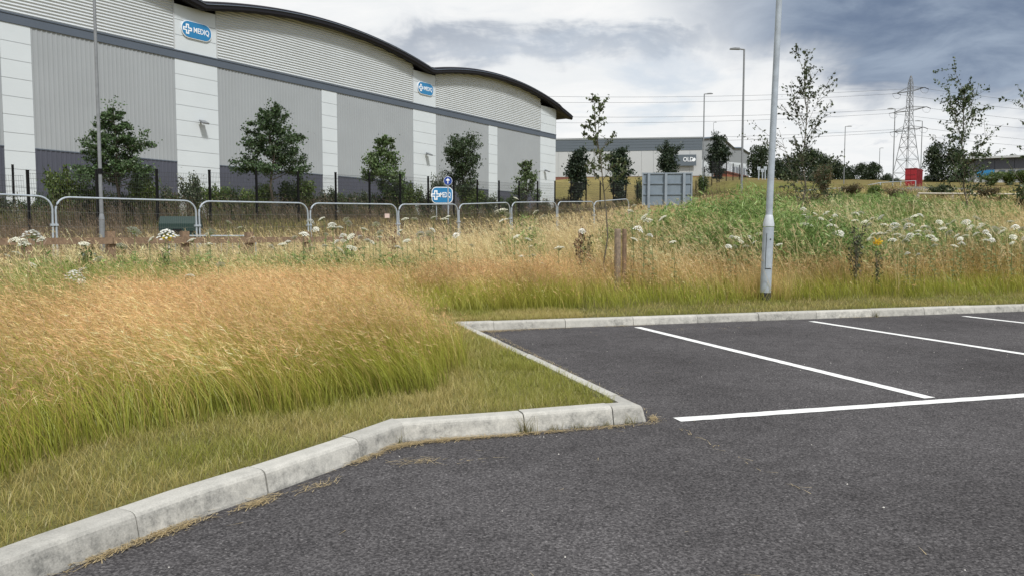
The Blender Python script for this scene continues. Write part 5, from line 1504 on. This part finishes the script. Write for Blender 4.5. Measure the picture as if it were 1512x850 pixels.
for u, v, D, w, kd in right_u: umbel(u, v, D, w, 'small white umbel flower in dry grass beside the near lamp column', 'umbels by the near lamp column', kd)
for s in uw:
    u, v, w, kd = map(float, s.split()); umbel(u, v, 13.2 + (375 - v) * .052, w, 'white umbel flower in the big green patch below the hill saplings', 'umbels in the green patch', int(kd))


# ------------------------------------------------------------------ single broad-leaved weeds
def weed(u, vt, D, wpx, base, alt, n, leaf, label, cat='weed', seed=0, flowers=None):
    t = at(u, vt, D); z = tz(t.x, t.y); H = t.z - z; g = np.random.default_rng(seed)
    r = empty('broadleaf_weed', (t.x, t.y, z)); tag(r, label, cat)
    mb = MB(); P = []
    for i in range(6):
        a = g.random() * 6.28; sp_ = wpx * D / F * g.uniform(.1, .5); h = H * g.uniform(.6, 1)
        e = Vector((math.cos(a) * sp_, math.sin(a) * sp_, h)); mb.tube([(0, 0, -.05), (e.x * .3, e.y * .3, h * .5), e], [.009, .007, .003], 4, False)
        tt = g.random((n // 6, 1)) ** .7 * .9 + .1; P.append(tt * np.array(e) * np.array((1, 1, 1)) + g.normal(size=(n // 6, 3)) * .035)
    P = np.concatenate(P); V, T, C = leaf_quads(P, leaf * g.uniform(.6, 1.3, len(P)), colours(len(P), base, .3, g, alt, .25), (0, 0, .2), .5, g)
    link('stems', mb.mesh('stems'), M_STEM, r); link('foliage', big_mesh('foliage', V, T, C), M_LEAF, r)
    if flowers is not None:
        Q = np.c_[g.normal(size=(60, 2)) * wpx * D / F * .22, H + g.normal(size=60) * .02]; V, T, C = leaf_quads(Q, .035, colours(60, flowers, .12, g), (0, 0, .5), .9, g); link('blossom', big_mesh('blossom', V, T, C), M_PETAL, r)


weed(120, 352, 10.2, 30, (.05, .085, .025), (.10, .15, .04), 420, .065, 'dark leafy weed clump rising before the timber rail', seed=1)
weed(855, 336, 14.5, 16, (.11, .05, .035), (.17, .09, .05), 260, .06, 'rusty brown dock stalk in the blond grass beside the stakes', seed=2)
weed(868, 345, 14.5, 16, (.07, .09, .03), (.12, .13, .05), 260, .06, 'olive dock plant next to the rusty brown stalk', seed=3)
weed(1266, 330, 13.4, 26, (.045, .065, .028), (.16, .15, .09), 420, .055, 'dark green thistle-like weed below the umbel patch', seed=4)
weed(1296, 358, 13.2, 14, (.07, .10, .03), (.12, .15, .05), 140, .05, 'yellow ragwort flowering beside the dark thistle-like weed', seed=5, flowers=(.72, .46, .02))
weed(245, 351, 12.4, 16, (.12, .17, .035), (.2, .24, .06), 220, .05, 'yellow-flowered weed before the timber rail and green bin', seed=6, flowers=(.62, .47, .03))
weed(330, 425, 8.6, 44, (.16, .16, .05), (.08, .09, .03), 200, .05, 'thin olive seed-pod weed standing in the tan long grass', seed=7)
weed(35, 640, 3.75, 90, (.045, .10, .02), (.09, .16, .035), 420, .05, 'bright green leafy weed at the foot of the long grass', seed=8)
weed(1345, 290, 24, 14, (.07, .10, .03), (.12, .15, .05), 240, .09, 'tall green weed spike on the slope below the red container', seed=9)
weed(580, 340, 15.5, 12, (.13, .055, .03), (.18, .09, .05), 200, .06, 'rust-red dock spike in the meadow among the white umbels', seed=10)
weed(740, 330, 17.5, 14, (.12, .06, .035), (.16, .10, .05), 200, .07, 'brown dock spike in the meadow below the white pier', seed=11)

# ------------------------------------------------------------------ tufts in the kerb joints and dry clippings on the asphalt
for i, (x, y, h, lab) in enumerate(((-.615, 4.06, .085, 'grass tuft growing at the bend of the near kerb'), (.085, 4.285, .12, 'tallest grass tuft against the front kerb face'), (.24, 4.34, .06, 'short grass tuft beside the tallest kerb tuft'), (.385, 4.395, .05, 'thin grass wisp against the middle of the front kerb'),
                                    (.55, 4.45, .045, 'tiny grass wisp at a front kerb joint'), (.70, 4.505, .07, 'grass tuft against the corner kerb stone'), (5.1, 10.72, .12, 'weed tuft in a joint of the back kerb'), (8.55, 11.75, .09, 'small brown weed tuft in a right-hand joint of the back kerb'))):
    r = empty('grass_tuft', (x, y, 0)); tag(r, lab, 'grass tuft', 'tufts growing in kerb joints')
    a_ = Acc(); k = 34 if i != 1 else 60
    P = np.c_[R.normal(size=(k, 1)) * .028, R.normal(size=(k, 1)) * .008 - .006, np.zeros(k) - .003]
    blades(a_, P, h * R.uniform(.4, 1.1, k), np.full(k, .0035), np.c_[R.normal(size=k) * .4, -.15 + R.normal(size=k) * .2], mixcol(k, (.10, .12, .03), (.2, .17, .08)), mixcol(k, (.22, .22, .08), (.32, .25, .13)), 2)
    link('blades', big_mesh('blades', np.concatenate(a_.V), np.concatenate(a_.T), np.concatenate(a_.C)), M_GRASS, r)
acc = Acc()
def kpt(line, s):
    P = [np.array(q) for q in line]
    for a, b in zip(P, P[1:]):
        l = np.hypot(*(b - a))
        if s <= l: return a + (b - a) * s / l, (b - a) / l
        s -= l
    return P[-1], (P[-1] - P[-2]) / np.hypot(*(P[-1] - P[-2]))
near_len = 0
piles = [((-1.30, 2.80), (.52, .86), .13, .022, 300), ((-1.05, 3.13), (.5, .86), .08, .02, 140), ((-.55, 4.02), (.8, .5), .20, .022, 420), ((-.25, 4.15), (.95, .3), .25, .016, 300), ((.1, 4.25), (.95, .3), .22, .012, 200), ((.55, 4.40), (.95, .32), .22, .010, 160), ((.86, 4.62), (.2, .9), .05, .015, 80), ((-.25, 9.0), (.9, .3), .22, .06, 500), ((.3, 9.22), (.95, .28), .35, .025, 300),
         ((-1.42, 2.58), (.45, .9), .1, .02, 120), ((-.72, 3.78), (.5, .86), .12, .02, 160), ((1.4, 9.56), (.95, .28), .3, .03, 140), ((4.9, 10.62), (.95, .28), .3, .03, 160), ((8.4, 11.68), (.95, .28), .4, .03, 160), ((-.45, 3.72), (.8, .3), .09, .03, 60), ((-.2, 3.72), (.8, .3), .09, .02, 10), ((-.85, 3.35), (.5, .8), .09, .03, 50), ((.2, 7.2), (-.26, .96), 2.0, .02, 500), ((2.6, 9.3), (1, .2), .8, .1, 60)]
for (c, d, la, lb, k) in piles:
    d = np.array(d) / np.hypot(*d); nn = np.array((-d[1], d[0]))
    P = np.array(c) + np.outer(R.normal(size=k) * la * .8, d) + np.outer(R.normal(size=k) * lb * .8, nn)
    keep = inside(P, LOT); P = P[keep]; k = len(P)
    if k == 0: continue
    a = np.arctan2(d[1], d[0]) + R.normal(size=k) * .7; l = R.uniform(.02, .09, k)
    ax = np.c_[np.cos(a), np.sin(a), R.normal(size=k) * .12]; sd_ = np.c_[-np.sin(a), np.cos(a), np.zeros(k)] * .0016
    C0 = np.c_[P, .004 + R.random(k) * .012]
    V = np.stack([C0 - ax * l[:, None] * .5 - sd_, C0 - ax * l[:, None] * .5 + sd_, C0 + ax * l[:, None] * .5], 1).reshape(-1, 3); V[:, 2] = np.maximum(V[:, 2], .002)
    acc.add(V, np.arange(3 * k).reshape(-1, 3).astype(np.int32), np.repeat(mixcol(k, (.50, .39, .21), (.66, .54, .32)), 3, 0))
k = 260; P = np.c_[R.uniform(-1.5, 7, k), R.uniform(1.9, 9, k)]; P = P[inside(P, LOT) & (R.random(k) < .6 / (1 + seg_dist(P, KERB)))]; k = len(P)
a = R.random(k) * 6.28; l = R.uniform(.015, .07, k); ax = np.c_[np.cos(a), np.sin(a), R.normal(size=k) * .03]; sd_ = np.c_[-np.sin(a), np.cos(a), np.zeros(k)] * .0014; C0 = np.c_[P, np.full(k, .006)]
V = np.stack([C0 - ax * l[:, None] * .5 - sd_, C0 - ax * l[:, None] * .5 + sd_, C0 + ax * l[:, None] * .5], 1).reshape(-1, 3); V[:, 2] = np.maximum(V[:, 2], .002)
acc.add(V, np.arange(3 * k).reshape(-1, 3).astype(np.int32), np.repeat(mixcol(k, (.50, .39, .21), (.66, .54, .32)), 3, 0))
stuff(acc.obj('dry_clippings'), 'straw-coloured dry grass clippings gathered on the asphalt along the kerb', 'clippings')

g_ = MB()
for q in range(170):
    x, y = random.uniform(-1.4, 8), random.uniform(1.9, 10)
    if not inside(np.array([(x, y)]), LOT)[0]: continue
    r_ = random.uniform(.002, .0055); a = random.random() * 6.28
    vs = [(x + r_ * math.cos(a + t) * random.uniform(.7, 1.3), y + r_ * math.sin(a + t) * random.uniform(.7, 1.3), .0005) for t in (0, 1.57, 3.14, 4.71)] + [(x, y, r_ * 1.1)]
    g_.add(vs, [(0, 1, 4), (1, 2, 4), (2, 3, 4), (3, 0, 4)])
stuff(g_.build('loose_grit', material('pale_grit', (.6, .58, .54), .8, var=.15)), 'tiny pale stones scattered over the dark asphalt', 'grit')
